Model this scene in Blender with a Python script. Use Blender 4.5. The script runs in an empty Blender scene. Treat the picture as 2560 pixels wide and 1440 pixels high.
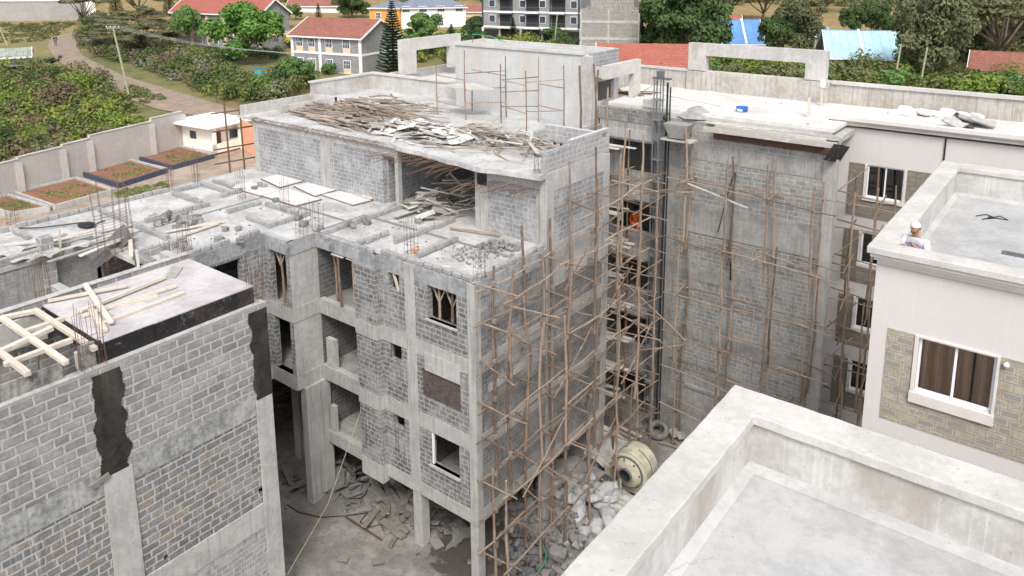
import bpy, math, random
from mathutils import Vector, Matrix, noise
R = math.radians
S = bpy.context.scene
COL = S.collection
# ---------------------------------------------------------------- camera
CAMROT = ((0.790144568, 0.612892483, -0.005862297), (0.115502553, -0.158286111, -0.980614433), (-0.601939135, 0.774150057, -0.195859558))
FOC, PX, PY = 1929.717, 1280.0, 292.09
EYE = Vector((0, 0, 22.9))
cd = bpy.data.cameras.new('camera'); cam = bpy.data.objects.new('camera', cd); COL.objects.link(cam)
r0, r1, r2 = [Vector(v) for v in CAMROT]
m = Matrix((r0, -r1, -r2)).transposed().to_4x4(); m.translation = EYE
cam.matrix_world = m
cd.sensor_width = 36; cd.lens = FOC * 36 / 2560; cd.shift_x = 0; cd.shift_y = -(720 - PY) / 2560
cd.clip_start = 0.5; cd.clip_end = 3000
S.camera = cam
# ---------------------------------------------------------------- light
W = bpy.data.worlds.new('World'); S.world = W; W.use_nodes = True
wn = W.node_tree.nodes; wl = W.node_tree.links
sky = wn.new('ShaderNodeTexSky'); sky.sky_type = 'NISHITA'; sky.sun_disc = False
SUN_EL, SUN_AZ = 50, 140          # azimuth measured clockwise from +Y
sky.sun_elevation = R(SUN_EL); sky.sun_rotation = R(SUN_AZ)
sky.air_density = 1.0; sky.dust_density = 4.0; sky.ozone_density = 1.0
bg = wn['Background']; bg.inputs['Strength'].default_value = 0.15
hs = wn.new('ShaderNodeHueSaturation'); hs.inputs['Saturation'].default_value = .35   # thin bright overcast: a nearly colourless sky
wl.new(sky.outputs[0], hs.inputs['Color']); wl.new(hs.outputs[0], bg.inputs[0])
ld = bpy.data.lights.new('sun', 'SUN'); ld.energy = 1.1; ld.angle = R(14); ld.color = (1, 0.965, 0.92)
sun = bpy.data.objects.new('sun', ld); COL.objects.link(sun)
sd = Vector((math.sin(R(SUN_AZ)) * math.cos(R(SUN_EL)), math.cos(R(SUN_AZ)) * math.cos(R(SUN_EL)), math.sin(R(SUN_EL))))
sun.rotation_euler = sd.to_track_quat('Z', 'Y').to_euler(); sun.location = (0, 0, 60)
S.view_settings.view_transform = 'Standard'; S.view_settings.look = 'None'
S.view_settings.gamma = 1; S.view_settings.exposure = 0.80
S.render.engine = 'CYCLES'
rnd = random.Random(7)
# ---------------------------------------------------------------- geometry helpers
def at(x, y, ax, val):
    """photo pixel + plane (ax = val) -> world point: used as a survey of where things stand"""
    d = r0 * ((x - PX) / FOC) + r1 * ((y - PY) / FOC) + r2
    i = 'xyz'.index(ax)
    return EYE + d * ((val - EYE[i]) / d[i])
def lerp(tab, s):
    if s <= tab[0][0]: return tab[0][1]
    for (a, ha), (b, hb) in zip(tab, tab[1:]):
        if s <= b:
            t = (s - a) / (b - a); return ha + (hb - ha) * t
    return tab[-1][1]
FW = Vector((-.614, .789)); LT = Vector((.789, .614))
def hgt(x, y):
    s = x * FW.x + y * FW.y; l = x * LT.x + y * LT.y
    h = lerp([(0, 4), (80, 4), (102, 5.4), (120, 6.2), (155, 6.9), (200, 9), (260, 12), (400, 26), (700, 60), (1500, 120)], s)
    if s > 90: h += .35 * math.sin(x * .05) * math.sin(y * .043 + 1)
    return h
def inpit(x, y): return -36.6 < x < 60 and -60 < y < 40.5
def gp(x, y):
    """photo pixel -> point on the terrain"""
    d = r0 * ((x - PX) / FOC) + r1 * ((y - PY) / FOC) + r2
    t = 40.0
    for _ in range(4000):
        p = EYE + d * t
        if p.z <= hgt(p.x, p.y): break
        t += .25
    return p
def dep(p): return (p - EYE).dot(r2)

class MB:
    def __init__(s): s.v = []; s.f = []; s.m = []; s.sm = False
    def quad(s, a, b, c, d, mi=0):
        n = len(s.v); s.v += [tuple(a), tuple(b), tuple(c), tuple(d)]; s.f.append((n, n+1, n+2, n+3)); s.m.append(mi)
    def box(s, x0, x1, y0, y1, z0, z1, mi=0):
        n = len(s.v)
        s.v += [(x0,y0,z0),(x1,y0,z0),(x1,y1,z0),(x0,y1,z0),(x0,y0,z1),(x1,y0,z1),(x1,y1,z1),(x0,y1,z1)]
        for f in ((3,2,1,0),(4,5,6,7),(0,1,5,4),(1,2,6,5),(2,3,7,6),(3,0,4,7)): s.f.append(tuple(n+i for i in f)); s.m.append(mi)
        return s
    def obox(s, c, sx, sy, sz, M3, mi=0):
        n = len(s.v); c = Vector(c)
        for dz in (-.5, .5):
            for dx, dy in ((-.5,-.5),(.5,-.5),(.5,.5),(-.5,.5)):
                s.v.append(tuple(c + M3 @ Vector((dx*sx, dy*sy, dz*sz))))
        for f in ((3,2,1,0),(4,5,6,7),(0,1,5,4),(1,2,6,5),(2,3,7,6),(3,0,4,7)): s.f.append(tuple(n+i for i in f)); s.m.append(mi)
        return s
    def beam(s, a, b, w, h, mi=0, roll=0):
        a, b = Vector(a), Vector(b); d = b - a; L = d.length
        if L < 1e-6: return s
        q = d.to_track_quat('X', 'Z').to_matrix() @ Matrix.Rotation(roll, 3, 'X')
        return s.obox((a + b) / 2, L, w, h, q, mi)
    def tube(s, pts, rad, n=6, cap=True):
        pts = [Vector(p) for p in pts]; rings = []
        if not isinstance(rad, (list, tuple)): rad = [rad] * len(pts)
        up = None
        for i, p in enumerate(pts):
            d = (pts[min(i+1, len(pts)-1)] - pts[max(i-1, 0)])
            if d.length < 1e-9: d = Vector((0,0,1))
            d.normalize()
            if up is None:
                up = d.orthogonal().normalized()
            up = (up - d * up.dot(d))
            up = up.normalized() if up.length > 1e-6 else d.orthogonal().normalized()
            b = d.cross(up); base = len(s.v)
            for k in range(n):
                t = 2 * math.pi * k / n
                s.v.append(tuple(p + (up * math.cos(t) + b * math.sin(t)) * rad[i]))
            rings.append(base)
        for i in range(len(rings)-1):
            for k in range(n):
                k2 = (k+1) % n
                s.f.append((rings[i]+k, rings[i]+k2, rings[i+1]+k2, rings[i+1]+k)); s.m.append(0)
        if cap:
            s.f.append(tuple(rings[0]+k for k in reversed(range(n)))); s.m.append(0)
            s.f.append(tuple(rings[-1]+k for k in range(n))); s.m.append(0)
        return s
    def stick(s, a, b, r, rg, n=6, seg=5, bend=.02, taper=.8):
        a, b = Vector(a), Vector(b); L = (b-a).length; d = (b-a).normalized()
        o = d.orthogonal().normalized(); o2 = d.cross(o); pts = []; rr = []
        ph = rg.uniform(0, 6.28); amp = L * bend * rg.uniform(.4, 1.2)
        for i in range(seg+1):
            t = i/seg
            k = math.sin(t*math.pi)*amp
            j = L*bend*.25
            pts.append(a + (b-a)*t + o*(k*math.cos(ph)+rg.uniform(-j,j)) + o2*(k*math.sin(ph)+rg.uniform(-j,j)))
            rr.append(r*(1-(1-taper)*t)*rg.uniform(.85,1.15))
        return s.tube(pts, rr, n)
    def prism(s, poly, z0, z1, mi=0):
        n = len(s.v); k = len(poly)
        s.v += [(p[0], p[1], z0) for p in poly] + [(p[0], p[1], z1) for p in poly]
        s.f.append(tuple(n+i for i in reversed(range(k)))); s.m.append(mi)
        s.f.append(tuple(n+k+i for i in range(k))); s.m.append(mi)
        for i in range(k):
            j = (i+1) % k; s.f.append((n+i, n+j, n+k+j, n+k+i)); s.m.append(mi)
        return s
    def lathe(s, c, prof, n=20, ax='z'):
        base = len(s.v); k = len(prof)
        for i in range(n):
            t = 2*math.pi*i/n
            for r_, z in prof:
                v = (r_*math.cos(t), r_*math.sin(t), z)
                if ax == 'x': v = (v[2], v[0], v[1])
                if ax == 'y': v = (v[0], v[2], v[1])
                s.v.append((c[0]+v[0], c[1]+v[1], c[2]+v[2]))
        for i in range(n):
            for j in range(k-1):
                a = base+i*k+j; b = base+((i+1) % n)*k+j
                s.f.append((a, b, b+1, a+1)); s.m.append(0)
        return s
    def wall(s, axis, c, th, a0, a1, z0, z1, holes=(), sgn=1):
        """wall in the plane axis=c (outer face), thickness th going inwards (-sgn); holes = (a0,a1,z0,z1)"""
        a0 += .004; a1 -= .004
        A = sorted({a0, a1, *[min(max(h[i], a0), a1) for h in holes for i in (0, 1)]})
        Z = sorted({z0, z1, *[min(max(h[i], z0), z1) for h in holes for i in (2, 3)]})
        ci = c - sgn*th
        def P(a, z, q): return (q, a, z) if axis == 'x' else (a, q, z)
        def solid(i, j):
            if i < 0 or j < 0 or i >= len(A)-1 or j >= len(Z)-1: return False
            am, zm = (A[i]+A[i+1])/2, (Z[j]+Z[j+1])/2
            return not any(h[0] < am < h[1] and h[2] < zm < h[3] for h in holes)
        for i in range(len(A)-1):
            for j in range(len(Z)-1):
                if not solid(i, j): continue
                p, q, u, v = A[i], A[i+1], Z[j], Z[j+1]
                s.quad(P(p,u,c), P(q,u,c), P(q,v,c), P(p,v,c))
                s.quad(P(p,u,ci), P(p,v,ci), P(q,v,ci), P(q,u,ci))
                if not solid(i-1, j): s.quad(P(p,u,c), P(p,v,c), P(p,v,ci), P(p,u,ci))
                if not solid(i+1, j): s.quad(P(q,u,c), P(q,u,ci), P(q,v,ci), P(q,v,c))
                if not solid(i, j-1): s.quad(P(p,u,c), P(p,u,ci), P(q,u,ci), P(q,u,c))
                if not solid(i, j+1): s.quad(P(p,v,c), P(q,v,c), P(q,v,ci), P(p,v,ci))
        return s
    def jitter(s, a, rg):
        s.v = [(x+rg.uniform(-a,a), y+rg.uniform(-a,a), z+rg.uniform(-a,a)) for x, y, z in s.v]; return s
    def mesh(s, name, mats, off=Vector((0,0,0)), smooth=False):
        me = bpy.data.meshes.new(name)
        me.from_pydata([(v[0]-off[0], v[1]-off[1], v[2]-off[2]) for v in s.v], [], s.f)
        if not isinstance(mats, (list, tuple)): mats = [mats]
        for q in mats: me.materials.append(q)
        if len(mats) > 1: me.polygons.foreach_set('material_index', s.m)
        if smooth: me.polygons.foreach_set('use_smooth', [True]*len(me.polygons))
        me.update(); return me
def wloc(o):
    v = Vector((0,0,0))
    while o is not None: v = v + o.location; o = o.parent
    return v
def link(o, parent=None): COL.objects.link(o); o.parent = parent; return o
def tag(o, label=None, cat=None, group=None, kind=None):
    if label: o['label'] = label
    if cat: o['category'] = cat
    if group: o['group'] = group
    if kind: o['kind'] = kind
    return o
def thing(name, loc, label, cat, group=None):
    o = bpy.data.objects.new(name, None); o.location = loc; o.empty_display_size = .2
    link(o); return tag(o, label, cat, group)
def part(name, mb, mat, parent, label=None, smooth=False, bev=0):
    o = bpy.data.objects.new(name, mb.mesh(name, mat, wloc(parent), smooth)); link(o, parent)
    if label: o['label'] = label
    if bev: bevel(o, bev)
    return o
def single(name, mb, mat, label, cat, group=None, kind=None, smooth=False, loc=None, bev=0):
    if loc is None:
        xs = [v[0] for v in mb.v]; ys = [v[1] for v in mb.v]; zs = [v[2] for v in mb.v]
        loc = Vector(((min(xs)+max(xs))/2, (min(ys)+max(ys))/2, min(zs)))
    o = bpy.data.objects.new(name, mb.mesh(name, mat, Vector(loc), smooth)); o.location = loc; link(o)
    if bev: bevel(o, bev)
    return tag(o, label, cat, group, kind)
def struct(name, mb, mat, smooth=False):
    o = bpy.data.objects.new(name, mb.mesh(name, mat, Vector((0,0,0)), smooth)); link(o); o['kind'] = 'structure'; return o
def bevel(o, w):
    b = o.modifiers.new('bevel', 'BEVEL'); b.width = w; b.segments = 2; b.limit_method = 'ANGLE'; b.angle_limit = R(40)
def clone(o, parent=None):
    c = o.copy(); COL.objects.link(c); c.parent = parent
    for ch in o.children: clone(ch, c)
    return c
# ---------------------------------------------------------------- materials
class N:
    def __init__(s, name):
        s.mat = bpy.data.materials.new(name); s.mat.use_nodes = True
        s.t = s.mat.node_tree; s.n = s.t.nodes; s.l = s.t.links; s.b = s.n['Principled BSDF']
        s.b.inputs['Roughness'].default_value = .9; s.b.inputs['Specular IOR Level'].default_value = .25
    def new(s, ty, **k):
        n = s.n.new(ty)
        for a, v in k.items():
            if hasattr(n, a) and a not in n.inputs: setattr(n, a, v)
            else: s.set(n, a, v)
        return n
    def set(s, n, i, v):
        if isinstance(v, bpy.types.NodeSocket): s.l.new(v, n.inputs[i])
        else:
            if isinstance(v, (tuple, list)) and len(v) == 3 and n.inputs[i].type == 'RGBA': v = (*v, 1)
            n.inputs[i].default_value = v
    def math(s, op, a, b=0., c=None, clamp=False):
        n = s.n.new('ShaderNodeMath'); n.operation = op; n.use_clamp = clamp; s.set(n, 0, a); s.set(n, 1, b)
        if c is not None: s.set(n, 2, c)
        return n.outputs[0]
    def mix(s, f, a, b, mode='MIX'):
        n = s.n.new('ShaderNodeMix'); n.data_type = 'RGBA'; n.blend_type = mode
        s.set(n, 0, f); s.set(n, 6, a); s.set(n, 7, b); return n.outputs[2]
    def noise(s, vec, scale, det=4, rough=.55, dist=0.):
        n = s.n.new('ShaderNodeTexNoise'); s.l.new(vec, n.inputs['Vector']); n.inputs['Scale'].default_value = scale
        n.inputs['Detail'].default_value = det; n.inputs['Roughness'].default_value = rough; n.inputs['Distortion'].default_value = dist
        return n.outputs['Fac']
    def ramp(s, f, a, b, lo=0., hi=1.):
        n = s.n.new('ShaderNodeMapRange'); n.clamp = True; n.interpolation_type = 'SMOOTHSTEP'
        s.set(n, 0, f); n.inputs[1].default_value = a; n.inputs[2].default_value = b; n.inputs[3].default_value = lo; n.inputs[4].default_value = hi
        return n.outputs[0]
    def scale(s, vec, sc):
        n = s.n.new('ShaderNodeVectorMath'); n.operation = 'MULTIPLY'; s.l.new(vec, n.inputs[0]); n.inputs[1].default_value = sc; return n.outputs[0]
    def addv(s, a, b):
        n = s.n.new('ShaderNodeVectorMath'); n.operation = 'ADD'; s.set(n, 0, a); s.set(n, 1, b); return n.outputs[0]
    def geo(s): return s.n.new('ShaderNodeNewGeometry')
    def objc(s): return s.n.new('ShaderNodeTexCoord').outputs['Object']
    def bump(s, h, dist=.01, st=.6):
        n = s.n.new('ShaderNodeBump'); n.inputs['Strength'].default_value = st; n.inputs['Distance'].default_value = dist
        s.l.new(h, n.inputs['Height']); s.l.new(n.outputs[0], s.b.inputs['Normal'])
    def col(s, c): s.set(s.b, 'Base Color', c); return s.mat
def wuv(k):
    """(horizontal, height) coordinates on any upright wall, from world position and face normal"""
    g = k.geo(); sp = k.n.new('ShaderNodeSeparateXYZ'); k.l.new(g.outputs['Position'], sp.inputs[0])
    sn = k.n.new('ShaderNodeSeparateXYZ'); k.l.new(g.outputs['True Normal'], sn.inputs[0])
    isy = k.math('GREATER_THAN', k.math('ABSOLUTE', sn.outputs[1]), .6)
    u = k.math('ADD', k.math('MULTIPLY', isy, sp.outputs[0]), k.math('MULTIPLY', k.math('SUBTRACT', 1., isy), sp.outputs[1]))
    c = k.n.new('ShaderNodeCombineXYZ'); k.l.new(u, c.inputs[0]); k.l.new(sp.outputs[2], c.inputs[1])
    return g.outputs['Position'], c.outputs[0], sp.outputs[2], u
def concrete(name, c, c2=None, var=.5, streak=.3, sc=1., bump=.006, stain=None, stainf=.35, rough=.9, crack=0.):
    k = N(name); P, uv, z, u = wuv(k)
    c2 = c2 or tuple(x*.62 for x in c)
    n1 = k.noise(P, .9*sc, 7, .68, .15); n2 = k.noise(P, 6*sc, 6, .68); n3 = k.noise(P, 38*sc, 3, .7)
    f = k.math('ADD', k.math('MULTIPLY', n1, .6), k.math('MULTIPLY', n2, .4))
    col = k.mix(k.ramp(f, .40, .62, 0, var), c, c2)
    col = k.mix(k.math('MULTIPLY', k.ramp(n3, .35, .7), .16), col, tuple(min(1, x*1.25) for x in c))
    if streak:
        sv = k.noise(k.scale(uv, (4.5, .22, 1)), 1.6, 5, .65)
        col = k.mix(k.ramp(sv, .48, .66, 0, streak), col, c2)
        sv2 = k.noise(k.scale(uv, (9, .3, 1)), 1.4, 4, .6)
        col = k.mix(k.ramp(sv2, .56, .7, 0, streak*.8), col, tuple(min(.85, x*1.35) for x in c))
    if stain:
        n4 = k.noise(k.scale(P, (1, 1, .6)), .55, 5, .6, .4)
        col = k.mix(k.ramp(n4, .5, .66, 0, stainf), col, stain)
    pit = k.ramp(k.noise(P, 14, 2, .4), .69, .75, 0, .4 if var > .55 else 0); col = k.mix(pit, col, tuple(x*.55 for x in c2))
    if crack:
        vo = k.n.new('ShaderNodeTexVoronoi'); vo.feature = 'DISTANCE_TO_EDGE'; vo.inputs['Scale'].default_value = .45
        nd = k.n.new('ShaderNodeTexNoise'); nd.inputs['Scale'].default_value = 2.5; nd.inputs['Detail'].default_value = 5; k.l.new(P, nd.inputs['Vector'])
        k.l.new(k.addv(P, k.scale(nd.outputs['Color'], (.5,.5,.5))), vo.inputs['Vector'])
        cf = k.math('MULTIPLY', k.ramp(vo.outputs['Distance'], .0, .006, 1, 0), k.ramp(k.noise(P, .6, 3), .5, .6)); col = k.mix(k.math('MULTIPLY', cf, crack), col, tuple(x*.5 for x in c2))
        pd = k.noise(P, .5, 7, .7); col = k.mix(k.ramp(pd, .46, .62, 0, .3), col, tuple(x*.8 for x in c2))
    k.b.inputs['Roughness'].default_value = rough
    k.bump(k.math('ADD', n2, k.math('MULTIPLY', n3, .5)), bump*2, .5)
    return k.col(col)
def blocks(name, dark, mid, tan, mortar, bw=.42, bh=.215, mo=.022, tanf=.2, smear=.35, streak=.3, bump=.018, plaster=0., pcol=None, off=0., wob=.03, lichen=None, core=None):
    k = N(name); P, uv, z, u = wuv(k)
    nz = k.n.new('ShaderNodeTexNoise'); k.l.new(P, nz.inputs['Vector']); nz.inputs['Scale'].default_value = 5; nz.inputs['Detail'].default_value = 3
    sub = k.n.new('ShaderNodeVectorMath'); sub.operation = 'SUBTRACT'; k.l.new(nz.outputs['Color'], sub.inputs[0]); sub.inputs[1].default_value = (.5,.5,.5)
    w = k.addv(uv, k.scale(sub.outputs[0], (wob*1.3, wob, 0)))
    w = k.addv(w, (off, off*.37, 0))
    br = k.n.new('ShaderNodeTexBrick'); k.l.new(w, br.inputs['Vector'])
    br.offset = .5; br.inputs['Scale'].default_value = 1; br.inputs['Mortar Size'].default_value = mo; br.inputs['Mortar Smooth'].default_value = .35
    br.squash = .72; br.squash_frequency = 3; br.inputs['Bias'].default_value = 0; br.inputs['Brick Width'].default_value = bw; br.inputs['Row Height'].default_value = bh
    br.inputs['Color1'].default_value = (0,0,0,1); br.inputs['Color2'].default_value = (1,1,1,1); br.inputs['Mortar'].default_value = (.5,.5,.5,1)
    rv = k.n.new('ShaderNodeSeparateColor'); k.l.new(br.outputs['Color'], rv.inputs[0]); rv = rv.outputs[0]
    cr = k.n.new('ShaderNodeValToRGB'); e = cr.color_ramp; e.elements[0].position = 0; e.elements[0].color = (*dark, 1)
    e.elements[1].position = 1; e.elements[1].color = (*tan, 1)
    a = e.elements.new(.35); a.color = (*mid, 1); b = e.elements.new(max(.4, 1-tanf*1.6)); b.color = (*[x*1.12 for x in mid], 1); a = e.elements.new(.62); a.color = (*[x*.85 for x in mid], 1)
    k.l.new(rv, cr.inputs[0]); col = cr.outputs[0]
    n2 = k.noise(P, 9, 5, .65); n3 = k.noise(P, 45, 3, .7)
    col = k.mix(k.ramp(n2, .38, .65, 0, .45), col, tuple(x*.62 for x in dark))
    col = k.mix(k.ramp(n3, .5, .75, 0, .3), col, tuple(min(1, x*1.5) for x in mid))
    # chiselled dressing marks, different on every block
    wv = k.n.new('ShaderNodeTexWave'); wv.inputs['Scale'].default_value = 11; wv.inputs['Distortion'].default_value = 3; wv.inputs['Detail'].default_value = 2; wv.inputs['Detail Scale'].default_value = 1.5
    wvv = k.addv(uv, k.scale(br.outputs['Color'], (3.1, 1.7, 0))); k.l.new(wvv, wv.inputs['Vector'])
    col = k.mix(k.math('MULTIPLY', k.ramp(wv.outputs['Fac'], .2, .8), .22), col, tuple(x*1.5 for x in mid))
    n1 = k.noise(P, 1.1, 5, .6, .5)
    fac = br.outputs['Fac']
    mn = k.ramp(k.noise(P, 14, 4, .6), .25, .6, .65, 1)
    fac2 = k.math('MULTIPLY', fac, mn)
    tone = k.noise(P, .55, 6, .7, .8)
    col = k.mix(k.ramp(tone, .42, .62, 0, .45), col, tuple(x*.72 for x in dark))
    col = k.mix(k.ramp(k.noise(P, 2.3, 5, .7, .5), .5, .7, 0, .35), col, tuple(x*.9 for x in mortar))
    sm = k.ramp(k.math('ADD', n1, k.math('MULTIPLY', k.noise(P, 12, 4, .7), .35)), .62, .84, 0, smear)
    fac2 = k.math('MAXIMUM', fac2, sm)
    mc = k.mix(k.ramp(k.noise(P, 7, 4, .6), .35, .65), mortar, tuple(x*.78 for x in mortar))
    if core:
        b2 = k.n.new('ShaderNodeTexBrick'); k.l.new(w, b2.inputs['Vector']); b2.offset = .5; b2.squash = .72; b2.squash_frequency = 3; b2.inputs['Scale'].default_value = 1; b2.inputs['Mortar Size'].default_value = .05; b2.inputs['Mortar Smooth'].default_value = .5
        b2.inputs['Brick Width'].default_value = bw; b2.inputs['Row Height'].default_value = bh
        cm = k.ramp(k.math('SUBTRACT', k.math('ADD', k.noise(k.scale(uv, (1, 2.2, 1)), 9, 6, .7), k.math('MULTIPLY', rv, .25)), k.math('MULTIPLY', b2.outputs['Fac'], .6)), .54, .66)
        col = k.mix(k.math('MULTIPLY', cm, .8), col, core)
    col = k.mix(fac2, col, mc)
    if streak:
        sv = k.noise(k.scale(uv, (10, .45, 1)), 1.3, 5, .6)
        col = k.mix(k.math('MULTIPLY', k.ramp(sv, .55, .68, 0, streak), k.ramp(k.noise(P, .5, 3), .42, .6)), col, tuple(min(1, x*1.1) for x in mortar))
        sv = k.noise(k.scale(uv, (7, .3, 1)), 1.1, 4, .6)
        col = k.mix(k.ramp(sv, .55, .7, 0, streak), col, tuple(x*.6 for x in dark))
    if plaster:
        pn = k.ramp(k.noise(P, .33, 5, .65, .3), .62-plaster*.3, .66-plaster*.3)
        col = k.mix(pn, col, k.mix(k.ramp(n2, .4, .65), pcol or mortar, tuple(x*.7 for x in (pcol or mortar))))
        fac = k.math('MAXIMUM', fac, pn)
    if lichen:
        col = k.mix(k.ramp(k.noise(P, .8, 6, .6), .55, .68, 0, .6), col, lichen)
    h = k.math('ADD', k.math('MULTIPLY', k.math('SUBTRACT', 1., fac), 1.), k.math('MULTIPLY', n3, .35))
    h = k.math('ADD', h, k.math('MULTIPLY', wv.outputs['Fac'], .15))
    k.bump(h, bump, .8)
    return k.col(col)
def plain(name, c, rough=.8, var=.25, sc=8, metal=0., rand=0., bump=0.):
    k = N(name); o = k.objc(); n = k.noise(o, sc, 4, .6)
    col = k.mix(k.ramp(n, .35, .68, 0, var), c, tuple(x*.45 for x in c))
    if rand:
        oi = k.n.new('ShaderNodeObjectInfo'); col = k.mix(k.math('MULTIPLY', oi.outputs['Random'], rand), col, tuple(x*.35 for x in c))
    k.b.inputs['Roughness'].default_value = rough; k.b.inputs['Metallic'].default_value = metal
    if bump: k.bump(n, bump, .5)
    return k.col(col)
def timber(name, c, c2, rand=.6, stretch=(1, 14, 14)):
    k = N(name); o = k.objc(); n = k.noise(k.scale(o, stretch), 2.2, 5, .65); n2 = k.noise(o, 3, 3)
    oi = k.n.new('ShaderNodeObjectInfo')
    col = k.mix(k.math('MULTIPLY', oi.outputs['Random'], rand), c, c2)
    col = k.mix(k.ramp(n, .45, .7, 0, .4), col, tuple(x*.6 for x in c2))
    col = k.mix(k.ramp(n2, .5, .7, 0, .35), col, tuple(min(1, x*1.3) for x in c))
    k.bump(n, .006, .6); return k.col(col)
def leafmat(name, c1, c2, c3=None, sc=.9, tr=.25, dry=0.):
    k = N(name); g = k.geo(); P = g.outputs['Position']
    oi = k.n.new('ShaderNodeObjectInfo')
    n = k.noise(P, sc, 3, .6); n2 = k.noise(P, sc*9, 2, .6)
    col = k.mix(k.ramp(n, .36, .64), c1, c2)
    col = k.mix(k.math('MULTIPLY', k.ramp(n2, .35, .65), .5), col, c3 or tuple(x*1.6 for x in c2))
    col = k.mix(k.math('MULTIPLY', oi.outputs['Random'], .3), col, tuple(x*.6 for x in c1))
    if dry: col = k.mix(k.ramp(k.noise(P, sc*.5, 4, .7), .56, .7, 0, dry), col, (.16, .11, .05))
    k.b.inputs['Roughness'].default_value = .6
    m = k.col(col)
    t = k.n.new('ShaderNodeBsdfTranslucent'); k.l.new(col, t.inputs[0]); mx = k.n.new('ShaderNodeMixShader'); mx.inputs[0].default_value = tr
    k.l.new(k.b.outputs[0], mx.inputs[1]); k.l.new(t.outputs[0], mx.inputs[2]); k.l.new(mx.outputs[0], k.n['Material Output'].inputs[0])
    return m
# ================================================================ materials
m_ground = N('site_dirt')
def _g():
    k = m_ground; g = k.geo(); P = g.outputs['Position']
    n = k.noise(P, .35, 6, .62, .5); n2 = k.noise(P, 2.5, 6, .65); n3 = k.noise(P, 18, 4, .7)
    col = k.mix(k.ramp(n, .38, .62), (.30,.285,.265), (.17,.158,.145))
    col = k.mix(k.ramp(n2, .42, .66, 0, .6), col, (.13,.115,.10))
    col = k.mix(k.ramp(n3, .52, .7, 0, .5), col, (.42,.40,.38))
    # damp patch beside the corner column
    sp = k.n.new('ShaderNodeSeparateXYZ'); k.l.new(P, sp.inputs[0])
    dx = k.math('DIVIDE', k.math('ADD', sp.outputs[0], 17.2), 2.6); dy = k.math('DIVIDE', k.math('SUBTRACT', sp.outputs[1], 20.2), 2.2)
    d = k.math('SQRT', k.math('ADD', k.math('MULTIPLY', dx, dx), k.math('MULTIPLY', dy, dy)))
    w = k.ramp(k.math('ADD', d, k.math('MULTIPLY', k.math('SUBTRACT', n2, .5), 1.6)), .75, .98, 1, 0)
    col = k.mix(k.math('MULTIPLY', w, .82), col, (.055,.045,.038))
    k.set(k.b, 'Roughness', k.math('SUBTRACT', .95, k.math('MULTIPLY', w, .45)))
    k.bump(k.math('ADD', n2, k.math('MULTIPLY', n3, .5)), .05, .7); return k.col(col)
m_ground = _g()
def terr():
    k = N('terrain'); g = k.geo(); P = g.outputs['Position']
    n = k.noise(P, .05, 5, .6, .4); n2 = k.noise(P, .6, 5, .65); n3 = k.noise(P, 5, 4, .7)
    sp = k.n.new('ShaderNodeSeparateXYZ'); k.l.new(P, sp.inputs[0])
    s = k.math('ADD', k.math('MULTIPLY', sp.outputs[0], FW.x), k.math('MULTIPLY', sp.outputs[1], FW.y))
    grass = k.mix(k.ramp(n2, .38, .62), (.085,.115,.035), (.17,.155,.07))
    dry = k.mix(k.ramp(n2, .35, .62), (.33,.235,.10), (.20,.155,.07))
    dirt = k.mix(k.ramp(n2, .35, .65), (.28,.215,.16), (.38,.32,.26))
    col = k.mix(k.ramp(n, .44, .56), grass, k.mix(.5, grass, dry))
    fs = k.ramp(k.math('ADD', s, k.math('MULTIPLY', n, 60)), 165, 205)
    col = k.mix(fs, col, dry)
    fd = k.ramp(k.math('ADD', s, k.math('MULTIPLY', n2, 8)), 82, 88, 1, 0)
    col = k.mix(fd, col, dirt)
    col = k.mix(k.ramp(n3, .5, .72, 0, .4), col, (.10,.09,.05))
    k.bump(k.math('ADD', n2, n3), .15, .6); return k.col(col)
m_terr = terr()
m_road = concrete('dirt_road', (.29,.225,.175), (.19,.145,.11), var=.8, streak=0, sc=.6, bump=.03)
m_conc = concrete('grey_concrete', (.46,.45,.435), (.27,.265,.26), var=.7, streak=.5)
m_concd = concrete('dirty_concrete', (.35,.34,.325), (.18,.176,.168), var=.8, streak=.6)
m_beam = concrete('cast_beam_concrete', (.37,.37,.375), (.17,.175,.185), var=.95, streak=.3, sc=.9)
m_band = concrete('floor_band_concrete', (.42,.41,.395), (.25,.245,.235), var=.6, streak=.7)
m_slab = concrete('slab_concrete', (.51,.505,.495), (.27,.267,.26), var=.85, streak=0, sc=.9, crack=.4)
m_roof = concrete('roof_screed', (.62,.605,.58), (.45,.435,.41), var=.8, streak=0, sc=.6, crack=.3)
m_rooflt = concrete('near_roof_screed', (.43,.43,.425), (.31,.31,.305), var=.8, streak=0, sc=1.1, bump=.006, crack=.35)
m_cap = concrete('parapet_cap_cement', (.53,.515,.49), (.40,.385,.36), var=.8, streak=0, sc=1.6, bump=.008, crack=.12)
m_inner = concrete('parapet_inner_plaster', (.50,.49,.475), (.34,.33,.315), var=.85, streak=.35, stain=(.30,.265,.215), stainf=.6)
m_innerd = concrete('stained_parapet_plaster', (.46,.44,.41), (.26,.24,.205), var=.7, streak=.8, stain=(.30,.26,.20), stainf=.5)
m_tank = concrete('bluish_plaster', (.50,.51,.515), (.38,.385,.385), var=.6, streak=.35, stain=(.46,.42,.37), stainf=.55)
m_stucco = concrete('pale_stucco', (.57,.545,.53), (.52,.495,.48), var=.4, streak=.12, sc=.6, bump=.002)
m_trim = concrete('stucco_trim', (.62,.585,.56), (.50,.46,.43), var=.4, streak=.1, sc=.8, bump=.002)
m_blk = blocks('facade_blockwork', (.10,.10,.105), (.20,.197,.192), (.27,.24,.20), (.43,.43,.425), bw=.40, bh=.2, mo=.026, tanf=.1, smear=.6, streak=.55, wob=.05)
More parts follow.
